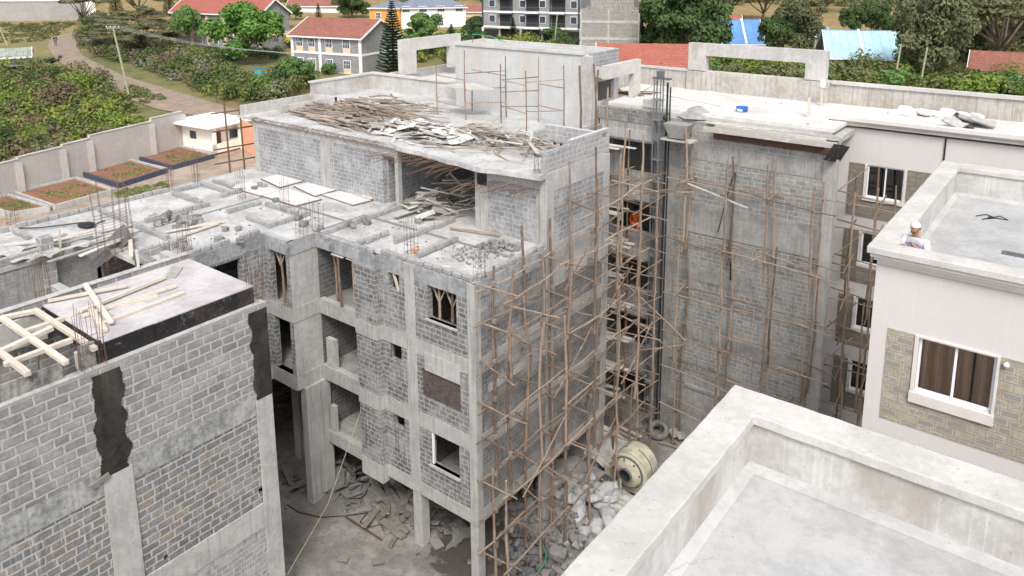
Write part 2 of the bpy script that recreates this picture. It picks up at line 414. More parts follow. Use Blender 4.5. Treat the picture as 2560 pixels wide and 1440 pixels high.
m_inblk = blocks('shaded_inner_blockwork', (.09,.09,.09), (.14,.138,.135), (.17,.155,.13), (.24,.24,.235), bw=.40, bh=.2, mo=.022, smear=.4)  # darker copy of the facade blocks: interior shade put into the colour
m_blkr = blocks('side_blockwork', (.13,.128,.126), (.215,.212,.205), (.255,.225,.185), (.38,.377,.37), bw=.38, bh=.19, mo=.014, tanf=.16, smear=.55, streak=.5, plaster=.12, pcol=(.38,.375,.37))
m_blku = blocks('upper_blockwork', (.20,.205,.215), (.29,.292,.30), (.33,.32,.30), (.50,.50,.50), bw=.40, bh=.2, mo=.018, tanf=.08, smear=.65, streak=.3, bump=.01)
m_blkw = blocks('wing_blockwork', (.21,.20,.19), (.31,.297,.28), (.355,.325,.29), (.48,.485,.49), bw=.56, bh=.285, mo=.04, tanf=.2, smear=.4, streak=.2, wob=.07, bump=.03)
m_blkl = blocks('wing_lower_blockwork', (.15,.15,.155), (.21,.205,.195), (.34,.265,.18), (.50,.50,.50), bw=.5, bh=.245, mo=.036, tanf=.35, smear=.3, streak=.45, wob=.07, bump=.03)
m_blkb = blocks('tall_wall_blockwork', (.18,.18,.172), (.30,.294,.278), (.335,.31,.27), (.44,.44,.425), bw=.42, bh=.2, mo=.024, tanf=.2, smear=.4, streak=.45, plaster=.1, pcol=(.34,.335,.315))
m_clad = blocks('yellow_stone_cladding', (.36,.335,.275), (.40,.365,.29), (.45,.39,.28), (.30,.21,.13), bw=.40, bh=.21, mo=.006, tanf=.3, smear=0, streak=0, wob=.006, bump=.012, core=(.22,.23,.24))
m_cladf = blocks('far_stone_cladding', (.20,.19,.165), (.25,.225,.19), (.29,.255,.20), (.20,.17,.13), bw=.40, bh=.2, mo=.012, tanf=.3, smear=.1, streak=.1, wob=.01)
m_ply = concrete('shutter_ply_top', (.50,.475,.475), (.33,.30,.305), var=.8, streak=0, sc=.8)
def form():
    k = N('black_shutter_face'); P, uv, z, u = wuv(k)
    n = k.noise(P, 3, 6, .7, 1.2); n2 = k.noise(P, 16, 5, .7); n3 = k.noise(P, 1.1, 3)
    col = k.mix(k.ramp(n3, .45, .6), (.018,.017,.018), (.040,.031,.030))
    col = k.mix(k.ramp(n, .56, .72, 0, .55), col, (.20,.20,.19)); col = k.mix(k.ramp(n2, .62, .7, 0, .8), col, (.38,.37,.30))
    k.b.inputs['Roughness'].default_value = .6; return k.col(col)
m_form = form()
m_stain = concrete('black_mould_concrete', (.020,.018,.016), (.05,.047,.04), var=.9, streak=.15, sc=2.6, stain=(.13,.125,.10), stainf=.3)
m_pole = timber('scaffold_pole_wood', (.34,.26,.195), (.13,.09,.065), 1.0, (8, 8, 1.2))
m_pale = timber('sawn_timber', (.60,.545,.47), (.46,.40,.33), .6, (1.2, 10, 10))
m_stick = timber('weathered_sticks', (.36,.31,.26), (.20,.165,.14), .9, (1.2, 8, 8))
m_ltst = timber('bleached_boards', (.56,.54,.50), (.34,.32,.29), .8, (1.2, 8, 8))
m_rust = plain('rusty_rebar', (.20,.12,.085), .85, .5, 20, rand=.5)
m_steel = plain('tie_wire_steel', (.20,.20,.205), .5, .3, 10, .6)
m_dark = plain('painted_shade_black', (.03,.03,.031), .9)  # near-black stands in for the shade in openings, rooms and gaps
m_rsack = plain('clean_white_sack', (.70,.70,.70), .75, .15, 3)
m_white = plain('white_frame_paint', (.80,.81,.83), .4, .08, 4)
m_sack = plain('white_woven_sack', (.50,.50,.495), .8, .55, 3.5, bump=.05, rand=.35)
m_rock = plain('grey_stone', (.30,.295,.285), .95, .6, 6, rand=.55, bump=.03)
m_rockd = plain('dark_stone', (.17,.17,.172), .95, .6, 6, rand=.5, bump=.03)
m_debris = plain('broken_sheet', (.44,.43,.41), .9, .5, 5, rand=.5)
m_black = plain('black_plastic', (.025,.025,.028), .5, .2, 4)
m_blue = plain('blue_plastic', (.03,.14,.50), .45, .2, 4)
m_mixer = plain('yellow_mixer_paint', (.50,.475,.36), .75, .65, 1.8)
m_dplank = timber('shaded_grey_boards', (.25,.23,.205), (.12,.11,.10), .8, (1.2, 8, 8)); m_dsheet = plain('shaded_broken_sheet', (.24,.235,.225), .9, .5, 5, rand=.6)  # darker board and sheet colours carry the shade under the building
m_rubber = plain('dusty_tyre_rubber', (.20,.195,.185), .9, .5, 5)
m_dirtbr = plain('red_brown_soil', (.25,.13,.08), .95, .5, 2.2, bump=.05)
m_cream = plain('cream_paint', (.88,.86,.78), .7, .15, 3)
m_creamw = plain('white_roof_paint', (.84,.86,.88), .6, .08, 2)
m_orange = plain('orange_gate_paint', (.70,.38,.25), .6, .2, 3)
m_brown = plain('brown_wood', (.13,.07,.05), .6, .3, 5)
m_navy = plain('blue_painted_kerb', (.075,.085,.115), .8, .6, 3)
m_pink = plain('red_floor_tiles', (.42,.22,.17), .7, .35, 4)
m_skin = plain('skin', (.34,.18,.11), .55, .1, 6)
m_hair = plain('dark_hair', (.02,.015,.012), .7, .2, 20)
m_hood = plain('white_cotton', (.62,.63,.68), .9, .12, 5)
m_purple = plain('purple_print', (.13,.07,.33), .8, .1, 5)
m_trous = plain('grey_trousers', (.12,.12,.13), .9, .2, 5)
m_orcl = plain('orange_cloth', (.85,.13,.02), .8, .2, 5)
m_cable = plain('black_cable', (.03,.03,.032), .6, .2, 5)
m_green = plain('green_hose', (.06,.32,.18), .5, .1, 5)
m_galv = plain('galvanised_lattice', (.28,.30,.31), .5, .35, 6, .5)
m_greenpole = plain('creosoted_pole', (.36,.36,.24), .85, .4, 3)
m_wire = plain('overhead_wire', (.30,.31,.31), .6, .1, 3)
def glass(name, tint, f=.12):
    k = N(name); t = k.n.new('ShaderNodeBsdfTransparent'); t.inputs[0].default_value = (*tint, 1)
    g = k.n.new('ShaderNodeBsdfGlossy'); g.inputs['Roughness'].default_value = .03; g.inputs[0].default_value = (.9,.95,1,1)
    mx = k.n.new('ShaderNodeMixShader'); fr = k.n.new('ShaderNodeFresnel'); fr.inputs[0].default_value = 1.5
    k.l.new(k.math('ADD', fr.outputs[0], f*.3), mx.inputs[0]); k.l.new(t.outputs[0], mx.inputs[1]); k.l.new(g.outputs[0], mx.inputs[2])
    k.l.new(mx.outputs[0], k.n['Material Output'].inputs[0]); return k.mat
m_glass = glass('window_glass', (.85,.85,.85), .05)
def curt():
    k = N('brown_curtain'); P, uv, z, u = wuv(k)
    w = k.n.new('ShaderNodeTexWave'); w.bands_direction = 'X'; w.inputs['Scale'].default_value = 1.1; w.inputs['Distortion'].default_value = 1.2; k.l.new(uv, w.inputs['Vector'])
    return k.col(k.mix(w.outputs['Fac'], (.85,.60,.40), (.50,.32,.19)))
m_curt = curt()
def tiles(name, c1, c2, sx=.30, sz=.38):
    """ribbed roofing, laid out along the roof's own u (ridge) and v (slope) directions"""
    k = N(name); uvn = k.n.new('ShaderNodeUVMap'); uv = uvn.outputs[0]
    br = k.n.new('ShaderNodeTexBrick'); k.l.new(uv, br.inputs['Vector']); br.offset = .5
    br.inputs['Scale'].default_value = 1; br.inputs['Brick Width'].default_value = sx; br.inputs['Row Height'].default_value = sz; br.inputs['Mortar Size'].default_value = .035
    br.inputs['Mortar Smooth'].default_value = .6
    br.inputs['Color1'].default_value = (*c1, 1); br.inputs['Color2'].default_value = (*c2, 1); br.inputs['Mortar'].default_value = (*[x*.45 for x in c2], 1)
    g = k.geo(); n = k.noise(g.outputs['Position'], .7, 5, .6)
    col = k.mix(k.ramp(n, .4, .65, 0, .5), br.outputs['Color'], tuple(x*.7 for x in c2))
    k.bump(br.outputs['Fac'], .03, .6); k.b.inputs['Roughness'].default_value = .7
    return k.col(col)
m_tred = tiles('red_roof_tiles', (.42,.14,.10), (.34,.11,.08))
m_tred2 = tiles('old_red_roof_tiles', (.36,.15,.115), (.27,.11,.085))
m_tgrey = tiles('grey_blue_roof_tiles', (.24,.28,.34), (.19,.22,.27))
m_tblue = tiles('blue_metal_roof', (.13,.27,.58), (.11,.24,.52), 1.2, 30)
m_tcyan = tiles('pale_blue_metal_roof', (.38,.57,.64), (.34,.53,.60), 1.2, 30)
m_tgreen = tiles('green_rusty_metal_roof', (.33,.36,.30), (.27,.29,.25), 1.0, 3)
m_corr = plain('grey_corrugated_sheet', (.30,.33,.36), .6, .35, 1.5)
m_hblk = blocks('house_blockwork', (.20,.20,.20), (.26,.26,.255), (.30,.29,.27), (.40,.40,.40), bw=.5, bh=.25, mo=.03, tanf=.1, smear=.1, streak=.1, wob=0)
m_hblk2 = blocks('mixed_house_blockwork', (.14,.135,.13), (.24,.225,.20), (.40,.34,.25), (.42,.40,.37), bw=.5, bh=.25, mo=.05, tanf=.4, smear=.2, streak=.1, wob=.02)
m_hwhite = plain('white_wall_paint', (.78,.78,.79), .8, .12, 1)
m_hcream = plain('peach_wall_paint', (.72,.55,.38), .8, .15, 1)
m_horange = plain('orange_wall_paint', (.66,.33,.09), .8, .15, 1)
m_pane = plain('dark_pane', (.06,.075,.10), .2, .5, 1)
m_gwall2 = concrete('far_wall_render', (.34,.33,.31), (.24,.23,.22), var=.7, streak=.4, sc=.3)
m_gwall = concrete('garden_wall_render', (.47,.44,.41), (.35,.32,.30), var=.6, streak=.3, sc=.4)

# ================================================================ ground
def build_ground():
    b = MB()
    xs = [-900,-600,-450,-350]+[-300+6*i for i in range(43)]+[-40,-36.6,-36.6,-20,0,20,40,60,60,70,90,120,160,220,300,400]
    ys = [-200,-100,-60,-60,-30,0,20,40.5,40.5,46]+[52+6*i for i in range(50)]+[380,430,500,600,750,1000]
    nx, ny = len(xs), len(ys)
    ix0 = xs.index(-36.6); ix1 = len(xs)-1-xs[::-1].index(60); iy0 = ys.index(-60); iy1 = len(ys)-1-ys[::-1].index(40.5)
    for j, y in enumerate(ys):
        for i, x in enumerate(xs):
            pit = ix0 < i < ix1 and iy0 < j < iy1
            b.v.append((x, y, 0 if pit else hgt(x, y)))
    for j in range(ny-1):
        for i in range(nx-1):
            pit = ix0 < i and i+1 < ix1 and iy0 < j and j+1 < iy1
            b.f.append((j*nx+i, j*nx+i+1, (j+1)*nx+i+1, (j+1)*nx+i)); b.m.append(1 if pit else 0)
    struct('ground', b, [m_terr, m_ground])
build_ground()
def strip(name, L, Rr, off=.07):
    b = MB(); P = []
    for (a, c) in zip(L, Rr): P.append((gp(*a), gp(*c)))
    Q = []
    for (a, c), (a2, c2) in zip(P, P[1:]):
        n = max(1, int((a2-a).length/3))
        for i in range(n): t = i/n; Q.append((a.lerp(a2, t), c.lerp(c2, t)))
    Q.append(P[-1]); K = 4
    for a, c in Q:
        for i in range(K+1):
            p = a.lerp(c, i/K); b.v.append((p.x, p.y, hgt(p.x, p.y)+off+.05*math.sin(i*2.2)))
    for j in range(len(Q)-1):
        for i in range(K):
            q = j*(K+1)+i; b.f.append((q, q+1, q+K+2, q+K+1)); b.m.append(0)
    return struct(name, b, m_road)
strip('dirt_road', [(175,92),(128,95),(118,118),(140,150),(190,185),(245,212),(320,250),(395,276),(470,288),(540,300),(600,310)],
      [(235,62),(200,78),(190,118),(206,140),(255,166),(305,190),(390,216),(450,234),(505,250),(570,270),(640,290)], .1)
# ================================================================ unfinished building (main block)
A = thing('unfinished_building', Vector((-26, 25, 0)), 'big grey blockwork building under construction with window holes and bare slabs', 'building')
BANDS = ((11.42, 12.0), (8.5, 9.12), (5.48, 6.12), (2.5, 3.05))
def P_(n, mb, mat, **k): return part(n, mb, mat, A, **k)
# slabs
for z, lab in ((3, ''), (6, ''), (9, ''), (12, 'bare flat slab with rows of stub blocks')):
    b = MB(); t = .18
    front = 18.93
    b.prism([(-36.3,-4),(-31.25,-4),(-31.25,12.9),(-26.72,12.9),(-26.72,17.62),(-25.07,17.62),(-25.07,front),(-22.4,front),(-22.4,18.67),(-21.22,18.67),(-21.22,18.92),(-16.42,18.92),(-16.42,27.8),(-19.45,27.8),(-19.45,35),(-36.3,35)] if z > 5 else
            [(-25.07,front),(-22.4,front),(-22.4,18.67),(-21.22,18.67),(-21.22,18.92),(-16.42,18.92),(-16.42,27.8),(-25.07,27.8)], z-t-.004, z-.004)
    P_('floor_slab', b, m_slab if z == 12 else m_concd)
b = MB().prism([(-35.7,23.25),(-24.8,23.2),(-24.3,23.0),(-23.6,22.9),(-22.9,22.95),(-22.3,22.8),(-21.6,22.72),(-21,22.6),(-20.4,22.62),(-19.9,22.5),(-19.4,22.42),(-19,22.4),(-18.4,22.6),(-17.6,22.7),(-16.42,22.85),(-16.42,27.8),(-19.7,27.8),(-19.7,33.6),(-37.3,33.6),(-37.3,28.6),(-35.7,28.6)], 14.8, 15.0)
P_('roof_slab', b, m_slab, label='raised top slab with a ragged front edge, strewn with timber')
# front facade
b = MB().wall('y', 18.9, .25, -21.2, -16.4, 2.55, 12, [(-18.65,-17.25,10.1,11.42), (-20.7,-20.13,10.72,11.42), (-20.77,-20.13,7.78,8.5), (-19.07,-17.13,6.83,8.0), (-20.73,-20.11,4.9,5.48), (-18.65,-17.25,4.1,5.48)], -1)
P_('front_wall', b, m_blk)
b = MB()
b.wall('y', 18.65, .25, -22.42, -21.2, 2.3, 12, (), -1); b.wall('x', -21.2, .2, 18.651, 18.899, 2.3, 12, (), 1)
b.wall('x', -22.42, .2, 18.651, 20.4, 2.3, 12, (), -1)
b.quad((-22.42,18.65,2.3),(-21.2,18.65,2.3),(-21.2,19.2,2.3),(-22.42,19.2,2.3))
P_('pier_wall', b, m_blk)
for z0, z1 in BANDS:
    top = z1 > 11.5
    b = MB(); b.box(-21.17, -16.39, 18.88, 18.99, z0, z1)
    b.box(-22.44, -21.18, 18.63, 18.75, z0-(0.25 if z0 < 3 else 0), z1)
    b.box(-21.19, -21.178, 18.632, 18.97, z0-(0.25 if z0 < 3 else 0), z1)
    b.box(-25.05, -22.445, 18.9, 19.2, z0, z1)
    b.box(-16.47, -16.385, 18.879, 27.87, z0, z1)
    b.v = [(x, y, z+.012 if abs(z-12) < 1e-6 else z) for x, y, z in b.v]; P_('beam', b, m_beam if top else m_band)
for z0, z1 in BANDS[:3]:
    b = MB(); b.box(-26.72, -25.03, 17.58, 17.85, z0, z1); b.box(-25.13, -25.02, 17.585, 18.9, z0, z1); b.box(-26.8, -26.68, 12.9, 17.58, z0, z1)
    b.v = [(x, y, z+.012 if abs(z-12) < 1e-6 else z) for x, y, z in b.v]; P_('beam', b, m_beam if z1 > 11.5 else m_band)
# upright concrete columns
for x0, x1, y0, y1, z0, z1 in ((-19.83,-19.31,18.87,19.1,3.0,12.0), (-16.72,-16.375,18.865,19.22,2.5,12.01), (-16.72,-16.37,23.2,23.7,2.5,15.0), (-16.8,-16.37,27.4,27.88,2.5,14.9),
                               (-19.83,-19.38,18.95,19.4,0,2.55), (-16.8,-16.42,18.93,19.33,0,2.55), (-16.8,-16.42,23.2,23.6,0,2.55), (-16.8,-16.42,27.4,27.8,0,2.55),
                               (-23.2,-22.8,20.6,21.0,0,2.8), (-19.8,-19.4,23.2,23.6,0,2.8), (-28.3,-27.8,19.5,20.0,0,5.8), (-25.3,-24.9,17.9,19.15,0,5.48), (-30.13,-29.47,23.37,23.6,12,14.6), (-35.72,-35.3,23.365,23.8,12,14.9), (-24.83,-24.62,23.3,23.55,12,14.82), (-20.15,-19.45,23.37,23.7,12,14.8), (-17.0,-16.5,23.36,23.7,12,14.2)):
    b = MB().box(x0, x1, y0, y1, z0, z1); P_('column', b, m_band, bev=.015)
# side wall facing the scaffold
b = MB().wall('x', -16.4, .25, 18.9, 27.85, 2.55, 12, (), 1); P_('side_wall', b, m_blkr)
b = MB().wall('x', -16.4, .25, 23.3, 27.85, 12, 14.85, (), 1); P_('side_wall', b, m_blku)
P_('plaster_patch', MB().box(-16.46, -16.378, 23.75, 27.35, 10.2, 12.05), m_conc); P_('plaster_patch', MB().box(-16.46, -16.379, 19.6, 22.0, 7.6, 7.9), m_conc)
b = MB().box(-16.46, -16.376, 23.72, 27.4, 14.2, 15.0); P_('beam', b, m_conc)
b = MB().wall('y', 27.85, .25, -19.5, -16.4, 0, 15, (), 1); b.wall('x', -19.5, .25, 27.85, 32.3, 0, 15, (), 1); P_('rear_wall', b, m_concd)
# recess wall of the pier with its two narrow openings
b = MB().wall('y', 17.6, .25, -26.7, -25.05, 5.5, 12, [(-26.38,-25.3,9.15,11.42), (-26.38,-25.3,6.12,8.5)], -1); P_('bay_wall', b, m_blk)
b = MB().wall('x', -25.05, .22, 17.601, 19.0, 5.5, 12, (), 1); P_('bay_side_wall', b, m_conc)
b = MB().wall('x', -26.7, .25, 12.9, 17.6, 5.5, 12, [(13.4, 16.45, 10.0, 11.3)], 1); P_('court_wall', b, m_blk)
b = MB().box(-25.12,-25.03,17.58,17.62,6.1,12)
# back rooms
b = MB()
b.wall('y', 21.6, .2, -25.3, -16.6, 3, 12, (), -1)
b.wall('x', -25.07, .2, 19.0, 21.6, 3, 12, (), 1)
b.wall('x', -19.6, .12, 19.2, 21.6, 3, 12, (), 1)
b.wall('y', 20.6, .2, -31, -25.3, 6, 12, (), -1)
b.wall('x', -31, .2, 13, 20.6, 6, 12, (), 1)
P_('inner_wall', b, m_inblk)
b = MB().wall('y', 27.3, .3, -36.2, -16.6, 0, 3, (), -1); b.wall('x', -35.5, .3, -4, 27.5, 0, 6, (), 1); b.wall('y', 25, .3, -36.2, -25, 2.9, 6, (), -1); P_('basement_wall', b, m_concd)
# stub walls in the balconies
P_('balcony_stub', MB().box(-24.72, -24.2, 18.92, 19.12, 6.1, 7.44), m_conc); P_('balcony_stub', MB().box(-24.72, -24.45, 18.92, 19.12, 3.05, 4.3), m_conc)
b = MB().box(-24.0, -23.75, 21.3, 21.58, 6.0, 8.9); P_('inner_pillar', b, m_conc)
# white plate and brown board on the blocked window
b = MB().box(-18.87, -17.1, 18.86, 18.878, 7.98, 8.72); P_('plaster_patch', b, m_conc, label='pale rectangular patch over the boarded window')
b = MB().box(-19.07, -17.13, 18.95, 19.0, 6.83, 7.99); P_('window_board', b, plain('stained_brown_board', (.12,.095,.088), .8, .8, 7), label='brown weathered board closing a window hole')
b = MB().box(-18.75, -17.2, 18.8, 19.05, 4.02, 4.1); b.box(-18.75, -17.2, 18.82, 19.05, 10.03, 10.1); P_('window_sill', b, m_band)
b = MB().box(-18.65, -18.58, 18.92, 19.0, 4.12, 5.47); P_('window_frame', b, m_white, label='white window frame left upright')
# raised storey
b = MB().wall('y', 23.4, .22, -35.7, -24.8, 12, 14.8, [(-25.72,-24.83,11.9,14.3)], -1); P_('upper_wall', b, m_blku)
b = MB().wall('y', 23.4, .22, -20.15, -16.4, 12, 14.8, (), -1); P_('upper_wall', b, m_blku)
b = MB().box(-35.69, -24.85, 23.375, 23.6, 14.42, 14.79); P_('beam', b, m_conc)
b = MB().box(-20.13, -16.6, 23.372, 23.6, 14.05, 14.795); P_('beam', b, m_conc)
b = MB().box(-20.0, -19.5, 23.345, 23.4, 13.95, 14.75); P_('shutter_board', b, m_form, label='dark blue-grey stained shutter board on the column head')
b = MB().wall('x', -25.6, .2, 23.62, 29.5, 12, 14.8, (), 1); P_('inner_wall', b, m_blku)
b = MB().wall('y', 29.5, .2, -25.6, -16.8, 12, 14.8, (), -1); b.wall('x', -20.3, .2, 23.6, 29.5, 12, 14.8, (), -1); b.wall('y',26.2,.2,-28.5,-25.82,12,14.8,(),-1); P_('inner_wall', b, m_concd)
b = MB().wall('x', -35.7, .22, 23.4, 33.5, 12, 14.8, (), -1); b.wall('y', 33.6, .22, -37.3, -19.5, 4, 14.8, (), 1); b.wall('x', -36.3, .2, -4, 33.6, 0, 12, (), -1); P_('outer_wall', b, m_conc)
# half built block parapet on the raised corner
b = MB().wall('x', -16.41, .2, 23.1, 27.84, 15, 15.62, (), 1); b.wall('y', 27.85, .2, -19.6, -16.4, 15, 15.78, (), 1)
yy = 23.3
while yy < 27.5:
    if rnd.random() < .85: b.box(-16.6, -16.412, yy, yy+.37, 15.62, 15.83+rnd.uniform(0,.02))
    yy += .4
b.box(-16.6,-16.412,24.9,27.84,15.84,16.0); b.box(-19.8,-19.6,27.0,28.2,15,15.6)
P_('parapet_blocks', b, blocks('new_block_courses', (.30,.30,.30), (.36,.36,.355), (.38,.36,.33), (.55,.55,.55), bw=.40, bh=.205, mo=.02, tanf=.1, smear=.2, streak=.1))
for i in range(4):
    b = MB().tube([(-17.6-.35*i, 27.0, 15.02), (-17.6-.35*i, 27.0, 15.22)], .06, 8); P_('vent_pipe', b, m_black)
# roof parapets
b = MB(); b.box(-37.5, -37.2, 28.6, 33.6, 14.5, 15.95); b.box(-37.2, -29.2, 33.3, 33.6, 14.5, 15.95); P_('parapet', b, m_inner)
b = MB(); b.box(-37.56, -37.14, 28.5, 33.68, 15.95, 16.05); b.box(-37.14, -28.8, 33.22, 33.68, 15.95, 16.05); P_('parapet_cap', b, m_cap)
b = MB(); b.box(-36.5, -36.25, 33.7, 41.3, 12, 16.0); b.box(-36.25, -28.8, 33.75, 41.2, 15.3, 15.5); b.box(-36.2, -24, 41.0, 41.3, 4, 16.1); P_('rear_terrace', b, m_cap)
b = MB(); b.box(-37.2, -37.0, 23.6, 28.4, 14.8, 15.35); b.box(-35.0, -34.85, 24.6, 28.4, 15, 15.4); b.box(-37.2, -34.85, 28.25, 28.4, 15, 15.38); b.box(-37.2,-35.25,23.4,28.3,14.7,14.8); P_('gutter_box', b, m_inner)
# portal frame over the left parapet
b = MB().wall('x', -35.0, .35, 33.8, 39.4, 16.0, 18.2, [(35.1, 38.3, 15.9, 17.45)], 1); P_('roof_frame', b, m_cap, label='plain rectangular concrete frame standing over the rear parapet')
# tank house
b = MB().wall('y', 31.8, .25, -28.7, -19.75, 15, 18.45, (), -1); b.wall('y', 34.3, .2, -28.7, -19.75, 15, 18.45, (), 1); b.wall('x', -28.7, .25, 31.8, 34.3, 15, 18.45, (), -1); b.prism([(-28.6,31.9),(-19.9,31.9),(-19.9,34.2),(-28.6,34.2)], 17.5, 17.65)
P_('tank_house_wall', b, m_tank)
b = MB().wall('x', -19.75, .22, 31.8, 34.3, 17.6, 18.6, (), 1); P_('tank_house_wall', b, m_blku)
b = MB().wall('x', -19.74, .22, 31.8, 34.3, 15, 17.6, [(32.3, 33.9, 16.1, 17.1)], 1); P_('tank_house_wall', b, m_inner)
b = MB().box(-28.82, -20.2, 31.72, 31.95, 18.45, 18.6); b.box(-28.82, -28.6, 31.95, 34.35, 18.45, 18.6); b.box(-28.6, -19.9, 34.15, 34.38, 18.45, 18.6); P_('parapet_cap', b, m_cap)
b = MB().box(-20.3, -19.72, 31.7, 31.798, 15, 18.4); P_('column', b, m_conc)
b = MB().box(-19.3,-19.0,31.9,35.3,17.35,18.0); b.box(-19.3,-19.0,34.6,35.3,15,17.35); b.box(-19.72,-19.3,31.95,32.2,17.4,17.9); P_('portal_beam', b, m_cap)
# recess facade with loggias
holes = [(-19.4,-16.45,L+.9,L+2.4) for L in (3,6,9,12)] + [(-19.4,-16.45,-.1,2.3)]
b = MB().wall('y', 32.3, .25, -19.6, -16.02, 0, 15.3, holes, -1); P_('loggia_wall', b, m_concd)
b = MB().wall('y', 32.28, .25, -19.7, -16.02, 15.31, 15.95, (), -1); P_('loggia_parapet', b, m_blkr)
for L in (3,6,9,12,15):
    b = MB().box(-19.45,-16.05,32.25,36,L-.5,L-.02); P_('floor_slab', b, m_band)
b = MB().wall('y', 35.2, .2, -19.6, -16.0, 0, 15, (), -1); b.wall('x', -16.02, .1, 32.4, 35.2, 0, 15, (), -1); P_('inner_wall', b, m_concd)
b = MB().wall('x', -19.6, .2, 32.3, 35.4, 0, 15, (), 1); P_('inner_wall', b, m_concd)

# stub block walls laid out on the slab (surveyed from the photo onto z = 12)
def rowseg(p, q, z=12., h=.2, w=.19, z0=None, plane='z'):
    a = at(*p, 'z', z); c = at(*q, 'z', z)
    if abs(a.x-c.x) > abs(a.y-c.y): c.y = a.y
    else: c.x = a.x
    return a, c
stone_m = blocks('stub_wall_stone', (.28,.28,.275), (.34,.338,.33), (.38,.35,.31), (.48,.48,.47), bw=5, bh=5, mo=.001, tanf=.1, smear=.1, streak=0)
segs = [((40,571),(433,482)), ((433,482),(497,467)), ((35,580),(70,600)), ((247,528),(322,561)), ((322,561),(423,600)), ((363,558),(544,521)), ((433,487),(504,511)),
        ((504,464),(581,487)), ((534,455),(585,470)), ((551,494),(628,486)), ((568,534),(665,514)), ((665,514),(746,538)), ((618,548),(669,571)), ((669,571),(796,544)),
        ((427,608),(480,628)), ((802,590),(996,516)), ((986,610),(1087,573)), ((1087,573),(1144,556)), ((986,596),(1010,604)),
        ((1044,643),(1151,603)), ((0,583),(23,578)), ((0,660),(40,648))]
for p, q in segs:
    a, c = rowseg(p, q); L = (c-a).length; d = (c-a)/max(L, 1e-6); n = max(1, round(L/.42)); b = MB()
    for i in range(n):
        t0 = L*i/n+.012; t1 = L*(i+1)/n-.012; w = .19*rnd.uniform(.9,1.1); h = .2*rnd.uniform(.9,1.1)
        u = a+d*t0; v = a+d*t1; b.beam(Vector((u.x,u.y,12+h/2)), Vector((v.x,v.y,12+h/2)), w, h)
    b.jitter(.012, rnd); P_('stub_wall', b, stone_m, bev=.025)

for (x0,y0,x1,y1) in ((-21.15,19.03,-16.6,19.03),(-22.4,18.8,-21.3,18.8),(-16.53,19.2,-16.53,23.1),(-26.84,13.2,-26.84,17.45),(-22.5,18.9,-22.5,20.6)):
    a = Vector((x0,y0,12)); c = Vector((x1,y1,12)); L = (c-a).length; d = (c-a)/L; n = round(L/.44); b = MB()
    for i in range(n):
        if rnd.random() < .05: continue
        u = a+d*(L*i/n+rnd.uniform(.0,.03)); v = a+d*(L*(i+1)/n-rnd.uniform(.01,.05)); h = .2*rnd.uniform(.85,1.1); o = Vector((rnd.uniform(-.03,.03),rnd.uniform(-.03,.03),0))
        b.beam(u+o+Vector((0,0,h/2+.01)), v+o+Vector((0,0,h/2+.01)), .2*rnd.uniform(.9,1.1), h)
    b.jitter(.018, rnd); P_('edge_stones', b, stone_m, bev=.04)
# ================================================================ left wing in the foreground
D = thing('unfinished_wing', Vector((-23, 6, 0)), 'near unfinished wing with wide pale mortar joints and black shutter boards', 'building')
def D_(n, mb, mat, **k): return part(n, mb, mat, D, **k)
b = MB().wall('x', -21.0, .25, -6, 13.7, 8.95, 12, (), 1); D_('side_wall', b, m_blkw)
b = MB().wall('x', -21.02, .25, -6, 13.7, 4.88, 8.2, [(12.95,13.1,5.3,5.5),(9.6,9.75,5.0,5.2)], 1); D_('side_wall', b, m_blkl)
b = MB().wall('x', -21.01, .25, -6, 13.7, 0, 4.0, (), 1); D_('side_wall', b, blocks('limed_blockwork', (.26,.26,.265), (.32,.32,.32), (.34,.32,.29), (.50,.50,.49), bw=.4, bh=.2, mo=.03, smear=.7, streak=.9))
b = MB().box(-21.3, -20.995, -6, 13.71, 8.2, 8.95); D_('beam', b, concrete('smeared_band', (.40,.40,.39), (.15,.16,.16), var=1, streak=.4, sc=1.3))
b = MB().box(-21.3, -20.985, -6, 13.71, 4.0, 4.9); D_('beam', b, m_conc)
for y0, y1 in ((8.15,8.98),(13.1,13.72),(1.2,2.0)):
    b = MB().box(-21.3, -20.975, y0, y1, 0, 8.72); D_('column', b, m_conc, bev=.01)
    zz = 8.72; b = MB()
    while zz < 11.8:
        z2 = min(11.85, zz+.045); q0 = noise.noise(Vector((zz*2.2,y0,1)))*.16+rnd.uniform(-.02,.02); q1 = noise.noise(Vector((zz*2.2,y0,7)))*.16+rnd.uniform(-.02,.02); b.box(-21.3, -20.9735, y0+q0, (y1+.018 if y1 > 10 else y1+q1-.04), zz, z2+(0 if z2 > 11.84 else .0)); zz = z2
    D_('stained_column', b, m_stain, label='column face stained almost black')
b = MB().beam((-20.92,7.8,8.68),(-20.92,8.3,8.82),.05,.14); D_('board_offcut', b, m_dplank)
b = MB().wall('y', 13.7, .25, -25.4, -21.0, 0, 12, (), 1); b.wall('x', -25.2, .22, -6, 13.7, 3, 12.75, (), 1); D_('outer_wall', b, m_blkw)
b = MB().box(-21.27,-20.98,-6,13.72,12.0,12.035); b.box(-25.42,-25.16,-6,13.5,12.752,12.78); D_('mortar_bed', b, m_conc)
for y in (13.3, 9.6):
    b = MB().box(-26.6, -25.42, y-.15, y+.15, 10, 12.6); D_('cross_wall', b, m_conc)
b = MB().box(-31.2, -21.3, -6, 12.9, 8.7, 8.95); b.box(-25.2,-21.2,-6,13.6,5.6,5.8); D_('floor_slab', b, m_concd)
